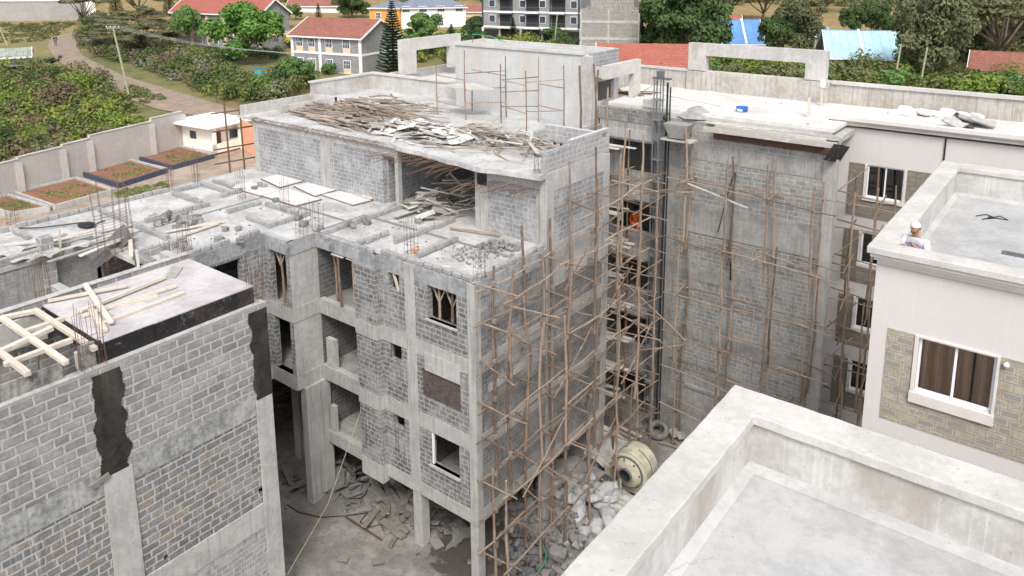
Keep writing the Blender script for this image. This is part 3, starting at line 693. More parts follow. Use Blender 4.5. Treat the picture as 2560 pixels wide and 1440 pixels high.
# light-well walls behind
b = MB().wall('x', -31.3, .22, -6, 12.9, 8.9, 12.3, (), 1); D_('court_wall', b, blocks('rough_block_wall', (.22,.215,.21), (.29,.285,.275), (.33,.31,.28), (.36,.36,.35), bw=.6, bh=.3, mo=.02, smear=.5, streak=.5))
b = MB().box(-31.5,-31.08,10.9,11.35,8.9,12.75); D_('court_pier', b, m_blkw)
b = MB().wall('y', 12.9, .2, -28.0, -26.7, 8.9, 12.3, (), -1); b.wall('x', -28.0, .2, 12.9, 15.0, 11.9, 12.3, (), 1); D_('court_wall', b, m_blkw)
# shutter box (deck)
b = MB().box(-25.1, -21.18, 8.62, 13.45, 12.58, 12.62); D_('deck_sheet', b, m_ply, label='weathered plywood deck of the slab shuttering')
b = MB(); b.box(-21.21, -21.17, 8.64, 10.1, 12.04, 12.6); b.box(-21.21, -21.165, 10.12, 13.42, 12.04, 12.585); b.box(-25.1, -21.21, 8.6, 8.64, 12.0, 12.6); D_('shutter_board', b, m_form)
b = MB(); b.box(-21.22,-21.16,8.0,8.42,12.04,12.75); b.box(-21.22,-21.16,5.4,7.55,12.04,12.5); D_('shutter_board', b, concrete('splashed_board', (.32,.31,.29), (.08,.075,.07), var=1, streak=.6, sc=1.5))
b = MB(); b.box(-21.23,-21.165,4.0,5.38,12.04,12.55); b.box(-21.225,-21.16,8.44,8.6,12.04,12.7); D_('shutter_board', b, m_form)
D_('shutter_board', MB().box(-25.0,-24.9,2,8.6,11.6,12.5), m_inner); D_('shutter_board', MB().box(-21.5,-21.3,8.0,8.5,12.0,12.5), m_inner)
# joist grid left of the deck
js = [((85,775),(238,872)), ((0,792),(165,908)), ((-40,850),(70,935)), ((0,880),(130,820)), ((10,912),(180,850)), ((150,960),(0,1010)) ]
for p, q in js[:5]+[((-20,800),(88,778)),((60,830),(240,770))]:
    a = at(*p, 'z', 12.62); c = at(*q, 'z', 12.62)
    b = MB().beam(a, c, .15, .13).jitter(.01, rnd); D_('joist', b, m_pale, bev=.01)
for p in ((70,905),(115,880),(20,960)):
    a = at(*p, 'z', 12.4); b = MB().stick((a.x-.6,a.y,8.9),(a.x-.6,a.y,12.45),.05,rnd); D_('prop', b, m_pole)
# loose sawn timbers resting on the deck
def plank(p, q, z, w=.1, h=.05, mat=None, label='', grp='', nm='timber_plank', cat='plank'):
    w *= 1.45; h *= 1.25
    a = at(*p, 'z', z+h/2); c = at(*q, 'z', z+h/2); mid = (a+c)/2
    mb = MB().beam(a, c, w, h).jitter(.008, rnd)
    return single(nm, mb, mat or m_pale, label, cat, grp, loc=mid, bev=.008)
dk = 12.625
for i, (p, q, z, w, h, lb) in enumerate([((120,752),(318,714),dk+.05,.1,.06,'long pale timber lying along the back of the shutter deck'),((200,778),(412,692),dk+.06,.1,.07,'pale timber lying diagonally on top of the deck heap'),
    ((205,790),(440,714),dk+.02,.12,.06,'wide pale timber under the diagonal one on the deck'),((255,808),(458,732),dk,.1,.07,'nearest long pale timber on the deck'),
    ((245,775),(395,738),dk,.16,.05,'flat wide board in the middle of the deck heap'),((212,710),(278,806),dk+.1,.1,.06,'timber crossing the deck heap from its back edge'),((222,765),(262,828),dk+.02,.11,.07,'short timber pointing at the deck front edge')]):
    plank(p, q, z, w, h, None, lb, 'sawn timbers on the shutter deck')
a = MB(); q = [at(*p, 'z', dk+.02) for p in ((412,692),(438,695),(458,668),(430,664))]
a.prism([(v.x, v.y) for v in q], dk+.003, dk+.03); single('board_sheet', a, m_debris, 'small square board lying on the back of the shutter deck', 'board')
plank((328,642),(326,600),12.3,.1,.05,None,'short upright board at the wing back wall, left of the pair','upright boards behind the deck')
b = MB().beam(at(346,668,'x',-25.3), at(341,625,'x',-25.3), .12, .05); single('timber_post', b, m_pale, 'orange-brown upright board fixed to the block row behind the deck', 'post', bev=.005)
b = MB().beam(at(152,650,'x',-31.2), at(148,572,'x',-31.2), .14, .05); single('timber_post', b, m_pale, 'pale post standing on the rough court wall pier', 'post', bev=.005)
# ================================================================ tall block wall wing (behind the scaffold)
T = thing('unfinished_stair_wing', Vector((-12, 34, 0)), 'tall windowless brown-grey block wall wing with scaffold poles against it, right of the hoist mast', 'building')
def T_(n, mb, mat, **k): return part(n, mb, mat, T, **k)
b = MB().wall('y', 32.3, .25, -16.0, -8.3, 0, 15.8, (), -1); T_('block_wall', b, m_blkb)
b = MB().wall('x', -8.3, .2, 32.5, 32.75, 0, 15.8, (), 1); T_('end_wall', b, m_band)
b = MB().wall('x', -8.95, .2, 32.6, 34.9, 0, 15.7, (), 1); T_('shadow_gap_wall', b, m_dark)  # shadow of the narrow gap put into the wall colour
b = MB().box(-8.95,-8.3,32.8,34.8,15.55,15.78); T_('roof_edge', b, m_conc)
b = MB(); b.box(-8.78,-8.285,32.27,32.5,0,15.0); T_('column', b, m_band)
b = MB(); b.box(-16.0,-15.25,32.275,32.4,0,14.2); T_('plaster_strip', b, m_concd)
b = MB(); b.box(-15.25,-8.79,32.278,32.4,14.0,14.75); b.box(-15.25,-8.79,32.277,32.4,11.1,11.95); b.box(-15.25,-11.5,32.276,32.4,8.2,8.9); b.box(-15.25,-8.79,32.279,32.4,5.2,5.75); T_('beam', b, m_concd)
b = MB(); b.box(-15.2,-8.79,32.272,32.4,10.5,11.5); T_('plaster_patch', b, concrete('wall_float_coat', (.36,.355,.34), (.24,.235,.22), var=.9, streak=.6))
b = MB(); b.box(-14.5,-8.79,32.2,32.4,2.6,2.75); b.box(-15.25,-8.79,32.272,32.4,0,2.6); T_('plinth', b, m_concd)
xx = -15.1
for px_, ww in ((1845,24),(1940,28),(2045,50),(1990,0),(2060,28)):
    pass
for px_, y_ in ((1853,333),(1916,337),(1975,352),(2045,358)):
    a = at(px_, y_, 'y', 32.15); b = MB().box(a.x-.35, a.x+.35, 32.0, 32.3, a.z-.06, a.z+.05).jitter(.01, rnd); T_('putlog_plank', b, m_ltst)
    b = MB().beam((a.x+.1,32.1,a.z+.05),(a.x-.1,31.85,15.6),.06,.06); T_('shutter_strut', b, m_stick)
b = MB()
a0 = at(1812,300,'z',15.85); a1 = at(2100,333,'z',15.85)
T_('shutter_board', MB().box(-13.6,-8.5,32.22,32.27,15.1,15.5), m_brown, label='reddish side board of the roof edge shuttering')
for i in range(7):
    b = MB(); x0 = -13.9+rnd.uniform(-.2,.5); x1 = -8.25+rnd.uniform(-.5,.2)
    if i in (2,4): x1 = -11
    b.box(x0, x1, 31.75+i*.16, 31.9+i*.16, 15.72+.03*(i % 3), 15.77+.03*(i % 3)).jitter(.015, rnd); T_('edge_plank', b, m_ltst)
b = MB().box(-13.9,-8.2,31.7,31.76,15.5,15.74).jitter(.01, rnd); T_('edge_plank', b, m_ltst)
b = MB().box(-8.28,-7.98,31.6,32.9,15.0,15.72); b.v = [(x+(15.72-z)*-.5, y, z-(y-31.6)*.25) for x, y, z in b.v]; T_('end_shutter', b, m_form, label='black tilted end board of the roof edge shuttering')

# ================================================================ finished building with flat roof (far right)
Cc = thing('finished_building', Vector((-2, 37, 0)), 'long pale stuccoed apartment block, white sacks lying on its flat roof', 'building')
def C_(n, mb, mat, **k): return part(n, mb, mat, Cc, **k)
b = MB().prism([(-19.5,32.7),(-8.6,32.7),(-8.6,34.7),(9,34.7),(9,39.1),(-21.3,39.1),(-21.3,37.0),(-19.7,35.2)], 15.93, 16.08); C_('roof_slab', b, m_roof); C_('roof_edge', MB().box(-15.9,-8.65,32.56,32.72,15.7,15.96), m_conc)
def window(P, x0, x1, z0, z1, y, mull, curtain=False):
    f = MB(); w = .055
    f.box(x0, x0+w, y, y+.06, z0, z1); f.box(x1-w, x1, y, y+.06, z0, z1); f.box(x0+w, x1-w, y+.001, y+.06, z0, z0+w); f.box(x0+w, x1-w, y+.001, y+.06, z1-w, z1)
    f.box(mull-w/2, mull+w/2, y+.003, y+.055, z0+w, z1-w)
    fo = P('window_frame', f, m_white)
    g = MB().box(x0+w, x1-w, y+.025, y+.03, z0+w, z1-w)
    part('window_pane', g, m_glass, fo)
    if curtain:
        c = MB(); n = 90
        for i in range(n+1):
            x = x0+.02+(x1-x0-.04)*i/n; d = .05*math.sin(i*.9)+.03*math.sin(i*.37)
            c.v += [(x, y+.11+d*.5, z0-.05), (x, y+.11+d*.5, z1+.1)]
        for i in range(n):
            if .70 < i/n < .74: continue
            c.f.append((2*i, 2*i+2, 2*i+3, 2*i+1)); c.m.append(0)
        part('curtain', c, m_curt, fo)
    return fo
heads = [14.25, 11.2, 8.15, 5.1]
wx = [(-7.68,-6.22), (-3.0,-1.5), (1.7,3.2), (6,7.5)]
holes = [(a, c, h-1.42, h) for h in heads for a, c in wx]
b = MB().wall('y', 34.9, .25, -8.9, 9, 0, 15.8, holes, -1); C_('facade', b, m_stucco)
b = MB()
for h in heads:
    for (a, c), nx_ in zip(wx, wx[1:]+[(9.5,0)]):
        # stone cladding: beside and below every window
        b.box(a-.75, a-.12, 34.875, 34.9, h-2.35, h+.02); b.box(c+.12, min(c+1.5, 9), 34.875, 34.9, h-2.35, h+.02); b.box(a-.12, c+.12, 34.875, 34.9, h-2.35, h-1.62)
C_('stone_cladding', b, m_cladf)
for h in heads:
    for a, c in wx:
        b = MB(); b.box(a-.1, a, 34.84, 34.95, h-1.45, h); b.box(c, c+.1, 34.84, 34.95, h-1.45, h); b.box(a-.12, c+.12, 34.82, 34.97, h-1.58, h-1.43)
        C_('window_surround', b, m_trim)
        window(C_, a, c, h-1.42, h, 34.96, (a+c)/2)
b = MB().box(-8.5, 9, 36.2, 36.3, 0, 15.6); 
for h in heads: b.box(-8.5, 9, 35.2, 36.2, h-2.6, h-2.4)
C_('room_wall', b, m_dark)  # near-black walls: the unlit rooms' shade is in the colour
def cornice_x(x0, x1, y, top, steps=((.0,.16),(.09,.08),(.16,.08),(.23,.08)), back=.35):
    b = MB(); z = top
    for ins, h in steps:
        b.box(x0, x1, y+ins, y+back, z-h, z-.0005*0); z -= h
    return b
b = cornice_x(-9.7, 9, 34.55, 16.3); b.box(-9.7, -9.35, 32.9, 34.55, 16.0, 16.3); C_('cornice', b, m_trim)
b = MB().tube([(-4.83,34.86,16.1),(-4.83,34.86,12)], .035, 6); C_('movement_joint_pipe', b, m_cable)

# rear parapet and frame
b = MB(); b.box(-21.3, 9, 38.85, 39.1, 15.9, 17.05); b.box(-21.3,-21.05,36.4,38.85,15.9,17.05); C_('parapet', b, m_innerd)
b = MB(); b.box(-21.36, -10.5, 38.79, 39.16, 17.05, 17.15); b.box(-10.5, 9, 38.76, 39.16, 17.03, 17.17); b.box(-21.36,-21.0,36.3,38.79,17.05,17.15); C_('parapet_cap', b, m_cap)
b = MB().box(-18.0,-10.55,38.62,38.86,16.05,17.12); C_('parapet', b, m_innerd)
b = MB().wall('y', 38.65, .4, -17.96, -10.75, 17.16, 18.62, [(-16.95,-11.75,17.0,17.98)], -1); C_('roof_frame', b, m_inner, label='long concrete frame with a slot through it above the rear parapet')
b = MB().box(-17.4,-16.6,32.6,33.2,16.08,16.45); C_('roof_upstand', b, m_cap)
# ================================================================ near right buildings
def roofbuilding(name, x0, x1, y0, y1, top, label, loc, floor, holes=(), skirt=True, front=True):
    B = thing(name, Vector(loc), label, 'building')
    def Q(n, mb, mat, **k): return part(n, mb, mat, B, **k)
    t = .56
    b = MB()
    ring = []
    cn = [(x1,y0),(x0,y0),(x0,y1),(x1,y1),(x1,y1-t*1.15),(x0+t,y1-t*1.15),(x0+t,y0+t),(x1,y0+t)]
    for (ax, ay), (bx_, by_) in zip(cn, cn[1:]+cn[:1]):
        n = max(1, int(math.hypot(bx_-ax, by_-ay)/.22))
        for i in range(n): ring.append((ax+(bx_-ax)*i/n+(rnd.uniform(-.008,.008) if i else 0), ay+(by_-ay)*i/n+(rnd.uniform(-.008,.008) if i else 0)))
    b.prism(ring[::-1], top-.16, top)
    Q('parapet_cap', b, m_cap, bev=.018)
    b = MB()
    for i in (1, 2, 3):
        d = .07*i; z1 = top-.16-.09*(i-1)-.001; z0 = z1-.088
        b.box(x0+d, x0+.3, y0+d, y1-d, z0, z1); b.box(x0+.3, x1, y0+d, y0+.3, z0, z1); b.box(x0+.3, x1, y1-.3, y1-d, z0, z1)
    Q('cornice', b, m_trim)
    b = MB(); o = .06
    b.box(x0+.31, x0+t-o, y0+.31, y1-.31, floor-.3, top-.165); b.box(x0+t-o, x1, y0+.31, y0+t-o, floor-.3, top-.165); b.box(x0+t-o, x1, y1-t*1.15+o, y1-.31, floor-.3, top-.165)
    Q('parapet', b, m_inner)
    b = MB().box(x0+.4, x1, y0+.4, y1-.4, floor-.2, floor); Q('roof_slab', b, m_rooflt)
    # sloped fillet where roof meets parapet
    i0, j0, j1 = x0+t-o, y0+t-o, y1-t*1.15+o; q = .13
    b = MB()
    b.quad((i0,j0,floor+.1),(i0,j1,floor+.1),(i0+q,j1-q,floor+.004),(i0+q,j0+q,floor+.004))
    b.quad((i0,j1,floor+.1),(x1,j1,floor+.1),(x1,j1-q,floor+.004),(i0+q,j1-q,floor+.004))
    b.quad((x1,j0,floor+.1),(i0,j0,floor+.1),(i0+q,j0+q,floor+.004),(x1,j0+q,floor+.004))
    Q('fillet', b, m_rooflt)
    b = MB().wall('y', y0+.3, .25, x0+.18, x1, 0, top-.42, holes, -1); b.wall('x', x0+.18, .2, y0+.3, y1-.3, 0, top-.42, (), -1); b.wall('y', y1-.3, .2, x0+.18, x1, 0, top-.42, (), 1)
    Q('outer_wall', b, m_stucco)
    return B, Q
heads = [14.37, 11.3, 8.2, 5.1]
nw = [(-2.7,-1.16), (2.4,4.0)]
holes = [(a, c, h-1.34, h) for h in heads for a, c in nw]
NB, Q = roofbuilding('stuccoed_building', -3.93, 9, 18.45, 28.3, 16.4, 'pale stuccoed building with brown-curtained window, a person on its flat roof', (2, 22, 0), 15.45, holes)
for h in heads:
    b = MB(); z0 = h-2.29; z1 = h+.04
    b.box(-3.38,-2.80,18.735,18.75,z0,z1); b.box(-1.10,1.0,18.735,18.75,z0,z1); b.box(-2.80,-1.10,18.735,18.75,z0,h-1.62)
    Q('stone_cladding', b, m_clad)
    for a, c in nw:
        b = MB(); b.box(a-.09, a, 18.70, 18.8, h-1.36, h+.05); b.box(c, c+.06, 18.70, 18.8, h-1.36, h+.05); b.box(a, c, 18.705, 18.8, h+.001, h+.05); b.box(a-.1, c+.07, 18.66, 18.82, h-1.62, h-1.36)
        Q('window_surround', b, m_trim, bev=.008)
        window(Q, a, c, h-1.34, h, 18.81, a+(c-a)*.49, True)
b = MB().box(-3.6, 9, 20.2, 20.3, 0, 15); b.box(-3.6,9,19.1,20.2,12.2,12.4); Q('room_wall', b, m_dark)  # room darkness painted on as near-black
b = MB().lathe((-.98,18.68,14.28), [(0,-.06),(.055,-.05),(.06,0),(.045,.05),(0,.06)], 14, 'y'); Q('wall_lamp', b, m_white, smooth=True)
FB, Q2 = roofbuilding('foreground_building', -4.04, 9, -8, 10.85, 16.4, 'flat concrete roof corner with broad white parapet in the near foreground, lower right', (2, 2, 0), 15.5)
# ================================================================ scaffolds
def scaffold(name, label, loc, build):
    t = thing(name, Vector(loc), label, 'scaffold'); build(t); return t
def st(t, a, b, r=.05, nm='standard', bend=.012, seg=6, mat=None):
    mb = MB().stick(a, b, r, rnd, 6, seg, bend, .75); return part(nm, mb, mat or m_pole, t)
def main_scaf(t):
    inner = [(19.4,12.6),(21.2,13.6),(23.0,13.4),(24.1,15.4),(25.9,15.6),(28.1,15.6)]
    outer = [(18.95,12.9),(20.9,12.9),(22.4,13.8),(24.4,14.8),(26.2,15.4),(27.8,15.9)]
    for row, x in ((inner,-16.0),(outer,-14.95)):
        for y, top in row:
            z = 0.0
            while z < top-.3:
                z1 = min(z+rnd.uniform(4.3,5.6), top); 
                if top-z1 < 1.2: z1 = top
                xx = x+rnd.uniform(-.05,.05)+(.08 if z > 0 else 0)
                st(t, (xx, y+rnd.uniform(-.06,.06), max(0,z-.7)), (xx+rnd.uniform(-.08,.08), y+rnd.uniform(-.14,.14), z1), .06, bend=.02)
                z = z1
    for i, z in enumerate((1.6,3.1,4.6,6.1,7.6,9.1,10.6,12.0,13.6)):
        for x in (-16.02,-14.88):
            y = 18.5 if z < 12.5 else 23.3
            while y < 27.9:
                y1 = min(y+rnd.uniform(3.6,5.2), 28.9)
                st(t, (x+rnd.uniform(-.08,.08), y, z+rnd.uniform(-.2,.15)), (x+rnd.uniform(-.08,.08), y1, z+rnd.uniform(-.15,.25)), .04, 'ledger', .03); y = y1-.6
        for y in (18.9,20.9,22.6,24.4,26.2,28.0):
            if z > 12.5 and y < 23: continue
            if rnd.random() < .3: continue
            st(t, (-16.3, y+rnd.uniform(-.2,.2), z+rnd.uniform(-.05,.1)), (-14.3+rnd.uniform(-.3,.3), y+rnd.uniform(-.3,.3), z+rnd.uniform(-.15,.1)), .036, 'transom', .02)
    for x, row in ((-15.93,inner),(-14.88,outer)):
        for y, top in row:
            for z in (1.6,3.1,4.6,6.1,7.6,9.1,10.6,12.0):
                if z < top: part('rope_lashing', MB().tube([(x,y,z-.07),(x,y,z+.07)], .085, 7), m_dplank, t)
    for y, z in ((19.6,4.0),(21.5,7.0),(23.5,2.0),(24.6,8.5),(26.6,5.2),(22.2,11.0)):
        st(t, (-14.85,y,z), (-14.8,y+2.6,z+1.9), .036, 'brace', .02)
scaffold('timber_scaffold', 'tall rough-pole scaffold against the side of the central block building', (-15.5,23.5,0), main_scaf)
def rec_scaf(t):
    for x, y, z1 in ((-18.4,31.0,16.0),(-17.3,31.2,15.2),(-16.8,29.6,14.2),(-15.6,29.4,14.6),(-15.0,29.8,13.6),(-17.9,29.2,18.2),(-17.0,28.6,17.6)):
        z = 0
        while z < z1-.3:
            q = min(z+rnd.uniform(4.5,5.5), z1); q = z1 if z1-q < 1 else q
            st(t, (x+rnd.uniform(-.05,.05), y, max(0,z-.6)), (x+rnd.uniform(-.05,.05), y, q), .05); z = q
    for z in (1.4,2.9,4.4,5.9,7.4,8.9,10.4,11.9,13.4):
        st(t, (-18.9,31.1,z), (-15.6,31.1+rnd.uniform(-.2,.2),z+rnd.uniform(-.2,.2)), .036, 'ledger')
        st(t, (-17.6,29.3,z+.1), (-14.2+rnd.uniform(-.5,.5),29.5,z+rnd.uniform(-.3,.3)), .036, 'ledger')
        st(t, (-15.6,28.6,z+.2), (-15.6,31.6,z+rnd.uniform(-.2,.4)), .034, 'transom'); st(t, (-17.2,28.5,z), (-17.3,31.8,z+rnd.uniform(-.2,.3)), .034, 'transom')
    for z in (14.9,11.95,10.5,8.9,7.5,5.9,4.4,3.0):
        for i in range(3):
            y = 28.5+i*.3+rnd.uniform(0,.1); mb = MB().beam((-18.6+rnd.uniform(-.3,.3), y, z), (-16.2+rnd.uniform(-.4,.6), y+.2, z+rnd.uniform(-.1,.1)), .2, .04).jitter(.01, rnd); part('scaffold_board', mb, m_ltst, t)
scaffold('timber_scaffold', 'pole scaffold with loose boards in the dark recess left of the hoist mast', (-16.8,30,0), rec_scaf)
def tall_scaf(t):
    cols = [(-14.5,15.6),(-12.4,14.5),(-10.5,14.6),(-8.7,14.0)]
    for x, top in cols:
        for y in (31.9,31.1):
            
            z = 0
            while z < top-.3:
                q = min(z+rnd.uniform(4.6,5.8), top); q = top if top-q < 1 else q
                xx = x+rnd.uniform(-.1,.1)
                st(t, (xx, y+rnd.uniform(-.05,.05), max(0,z-.7)), (xx+rnd.uniform(-.12,.12), y, q), .06, bend=.025); z = q
    for z in (1.9,3.9,5.9,7.9,10.4,13.2):
        for y in (31.85,31.0):
            x = -15.2
            while x < -8.6:
                x1 = min(x+rnd.uniform(3.2,4.2), -7.6); st(t, (x, y, z+rnd.uniform(-.15,.2)), (x1, y+rnd.uniform(-.08,.08), z+rnd.uniform(-.3,.1)), .036, 'ledger', .02); x = x1-.6
        for x in (-14.5,-12.7,-10.6,-9.2):
            if rnd.random() < .4: st(t, (x+rnd.uniform(-.2,.2), 32.2, z), (x+rnd.uniform(-.3,.3), 30.4+rnd.uniform(-.3,.3), z+rnd.uniform(-.2,.2)), .034, 'transom')
    st(t, at(1708,455,'y',31.6), at(1868,520,'y',31.2), .065, 'brace', .01, mat=m_ltst)
    st(t, at(1738,380,'y',31.5), at(1685,476,'y',31.2), .045, 'brace', .04)
    st(t, at(1560,490,'y',30.2), at(1735,480,'y',31.2), .045, 'brace', .04); st(t, at(1600,482,'y',30.2), at(1735,470,'y',31.2), .04, 'brace', .04)
    st(t, at(1570,715,'y',30.2), at(1715,853,'y',30.9), .04, 'brace', .01); st(t, at(1575,800,'y',30.2), at(1680,875,'y',30.9), .04, 'brace', .01)
    st(t, at(1560,880,'y',30.2), at(1710,862,'y',31.1), .045, 'brace', .01); st(t, at(1545,1046,'y',30.2), at(1705,1028,'y',31.1), .04, 'brace', .02)
scaffold('timber_scaffold', 'wide crooked pole scaffold in front of the tall windowless block wall', (-12,31.5,0), tall_scaf)
def st2(t):
    for x, y, top in ((-7.9,33.9,14.0),(-7.5,32.6,13.6),(-6.9,33.4,14.6),(-6.7,32.3,14.0),(-6.2,33.9,13.8)):
        z = 0
        while z < top-.3:
            q = min(z+rnd.uniform(4.2,5.2), top); q = top if top-q < 1 else q
            st(t, (x+rnd.uniform(-.1,.1), y, max(0,z-.7)), (x+rnd.uniform(-.12,.12), y, q), .052); z = q
    for z in (2.2,3.8,5.4,7.0,8.6,10.2,11.8,13.1):
        st(t, (-9.3,33.0,z), (-5.9+rnd.uniform(-.3,.3),33.1,z+rnd.uniform(-.3,.1)), .036, 'ledger', .02); st(t, (-8.6,34.2,z), (-6.0,34.0,z-.2), .036, 'ledger')
        st(t, (-7.9,34.6,z), (-7.6,31.9,z+.1), .034, 'transom'); st(t, (-6.8,34.6,z), (-6.6,31.7,z-.2), .034, 'transom')
        if rnd.random() < .7: st(t, (-8.6,32.4,z), (-7.5,34,z+1.2), .032, 'brace')
scaffold('timber_scaffold', 'narrow pole scaffold standing before the dark windows of the pale stuccoed block', (-7.2,33.2,0), st2)
def tk(t, P, tops, rails):
    for (x, y), z in zip(P, tops): st(t, (x, y, 15), (x+rnd.uniform(-.05,.05), y, z), .035, 'standard', .006, mat=m_pole)
    for i, j, z in rails:
        a, c = P[i], P[j]; st(t, (a[0], a[1], z), (c[0], c[1], z+rnd.uniform(-.1,.1)), .026, 'ledger', .006)
def s_l(t):
    P = [(-28.0,29.5),(-25.7,29.2),(-24.4,30.9),(-27.0,31.2)]
    tk(t, P, (17.6,18.6,18.2,16.5), [(0,1,15.7),(0,1,17.1),(1,2,15.9),(1,2,17.4),(2,3,17.2),(2,1,16.6)])
    a = MB().prism([(-28,29.6),(-25.6,29.2),(-24.6,30.2),(-26.6,30.9)], 16.55, 16.6).jitter(.03, rnd); part('platform_board', a, m_ltst, t)
scaffold('pole_scaffold', 'light pole frame with one platform board at the left of the tank house wall', (-26,30,15), s_l)
def s_r(t):
    P = [(-23.7,29.6),(-21.6,28.9),(-20.4,30.3),(-22.4,31.0)]
    tk(t, P, (18.0,17.9,18.1,18.3), [(0,1,15.9),(0,1,17.2),(1,2,15.95),(1,2,17.35),(2,3,15.9),(2,3,17.0),(3,0,15.8),(3,0,17.3),(3,0,16.6)])
scaffold('pole_scaffold', 'light four-legged pole frame without boards before the middle of the tank house wall', (-22,30,15), s_r)
for x, y, z, lb in ((-19.6,30.6,18.1,'leaning pole against the right end of the tank house wall'),(-18.6,30.3,18.3,'tall pole standing in front of the square roof opening')):
    mb = MB().stick((x,y,14.6),(x-.15,y,z),.06,rnd); single('timber_pole', mb, m_pole, lb, 'pole')
# ================================================================ hoist mast
H = thing('hoist_mast', Vector((-16.2,31.9,0)), 'thin grey lattice hoist mast with a tub, rising from the yard above the roof', 'hoist')
for dx, dy in ((0,0),(.32,0),(0,.28),(.32,.28)):
    part('mast_rail', MB().beam((-16.35+dx,31.7+dy,0),(-16.35+dx,31.7+dy,17.7),.05,.05), m_galv, H)
z = .5
while z < 17.7: part('mast_rung', MB().box(-16.42,-15.96,31.66,32.02,z,z+.04), m_galv, H); z += .95
part('guide_rail', MB().box(-15.78,-15.72,31.8,31.9,0,17.5), m_cable, H); part('guide_rail', MB().box(-15.62,-15.58,31.8,31.88,0,17.3), m_cable, H)
part('pulley_head', MB().box(-16.5,-15.6,31.75,31.95,17.62,17.7), m_steel, H); part('pulley_head', MB().box(-16.25,-16.0,31.7,32,17.7,18.0), m_steel, H)
for a, c in (((-16.2,31.9,17.5),(-19.0,34.5,16.1)),((-16,31.9,16.9),(-14.4,34.8,16.1))): part('guy_wire', MB().tube([a,c],.012,4), m_steel, H)
part('pulley_block', MB().lathe((-15.7,31.6,15.9), [(0,-.12),(.1,-.1),(.13,0),(.1,.1),(0,.12)], 10), m_cable, H)
b = MB(); c0 = Vector((-14.95,31.5,15.0)); lo = [(-.35,-.25),(.35,-.25),(.35,.3),(-.35,.3)]; hi = [(-.6,-.38),(.6,-.38),(.55,.42),(-.6,.42)]
for i in range(4):
    j = (i+1) % 4; b.quad(c0+Vector((*lo[i],.1)), c0+Vector((*lo[j],.1)), c0+Vector((*hi[j],.75)), c0+Vector((*hi[i],.75)))
b.quad(*[c0+Vector((*lo[i],.1)) for i in range(4)]); b.quad(*[c0+Vector((x*.92,y*.92,.68)) for x, y in hi])
part('concrete_tub', b, m_debris, H); part('tub_platform', MB().box(-15.7,-14.2,31.2,31.9,14.95,15.02), m_ltst, H)
# ================================================================ rebar
def cage(px_, py_, z, n, h, w=.3, d=.3, lean=0, label='', grp='starter bars', rings=2, axis=None, loc=None):
    p = Vector(loc) if loc else at(px_, py_, 'z', z); t = thing('starter_bars', p, label, 'rebar', grp)
    for i in range(n):
        a = i/n*4; k = int(a); f = a-k
        ox, oy = [(-.5+f,-.5),(.5,-.5+f),(.5-f,.5),(-.5,.5-f)][k]
        x, y = p.x+ox*w, p.y+oy*d; hh = h*rnd.uniform(.8,1.05)
        part('bar', MB().tube([(x,y,z),(x+rnd.uniform(-.03,.03)+lean*.5,y+rnd.uniform(-.03,.03),z+hh*.5),(x+rnd.uniform(-.06,.06)+lean,y+rnd.uniform(-.06,.06),z+hh)],.0065,5), m_rust, t)
    for i in range(rings):
        zz = z+.15+i*.35; r = MB().tube([(p.x-w/2,p.y-d/2,zz),(p.x+w/2,p.y-d/2,zz+.02),(p.x+w/2,p.y+d/2,zz),(p.x-w/2,p.y+d/2,zz),(p.x-w/2,p.y-d/2,zz)],.007,4); part('tie_ring', r, m_rust, t)
    return t
for px_, py_, n, h, w, lb in ((33,566,10,1.5,.35,'cluster of thin rusty bars at the far left slab edge'),(427,478,8,1.6,.25,'brown starter bars at the slab edge beside the planting beds'),(492,460,8,1.9,.25,'taller starter bars right of the box of stub walls at the slab edge'),
    (606,497,7,1.5,.3,'starter bars left of the pale slab panels'),(715,530,7,1.5,.3,'starter bars in front of the pale slab panels'),(775,588,12,1.5,.8,'wide group of starter bars near the slab corner above the narrow bay'),
    (465,632,8,1.5,.35,'dark starter bars near the block edge behind the deck'),(1028,640,8,1.7,.35,'tall starter bars on the lower slab beside the stub wall with orange block'),(1200,700,7,1.0,.35,'starter bars at the front right corner of the slab'),
    (440,648,9,.8,.7,'row of short bars at the deck back corner')):
    cage(px_, py_, 12, n, h, w, w, 0, lb)
cage(0,0,12.05,12,1.9,.35,.6,0,'tall starter bars at the front left corner of the deck',loc=(-21.1,8.3,12.05),rings=3)
cage(0,0,12.05,9,1.5,.3,.5,0,'bright starter bars at the right front corner of the deck',loc=(-21.2,13.55,12.05),rings=3)
cage(0,0,12.3,9,1.7,.35,.4,0,'brown starter bars at the back left corner of the deck',loc=(-25.6,8.9,12.3),rings=2)
cage(0,0,15,6,.8,.2,.2,0,'short bars at the front corner of the raised slab',loc=(-16.7,23.0,15.0),rings=1)
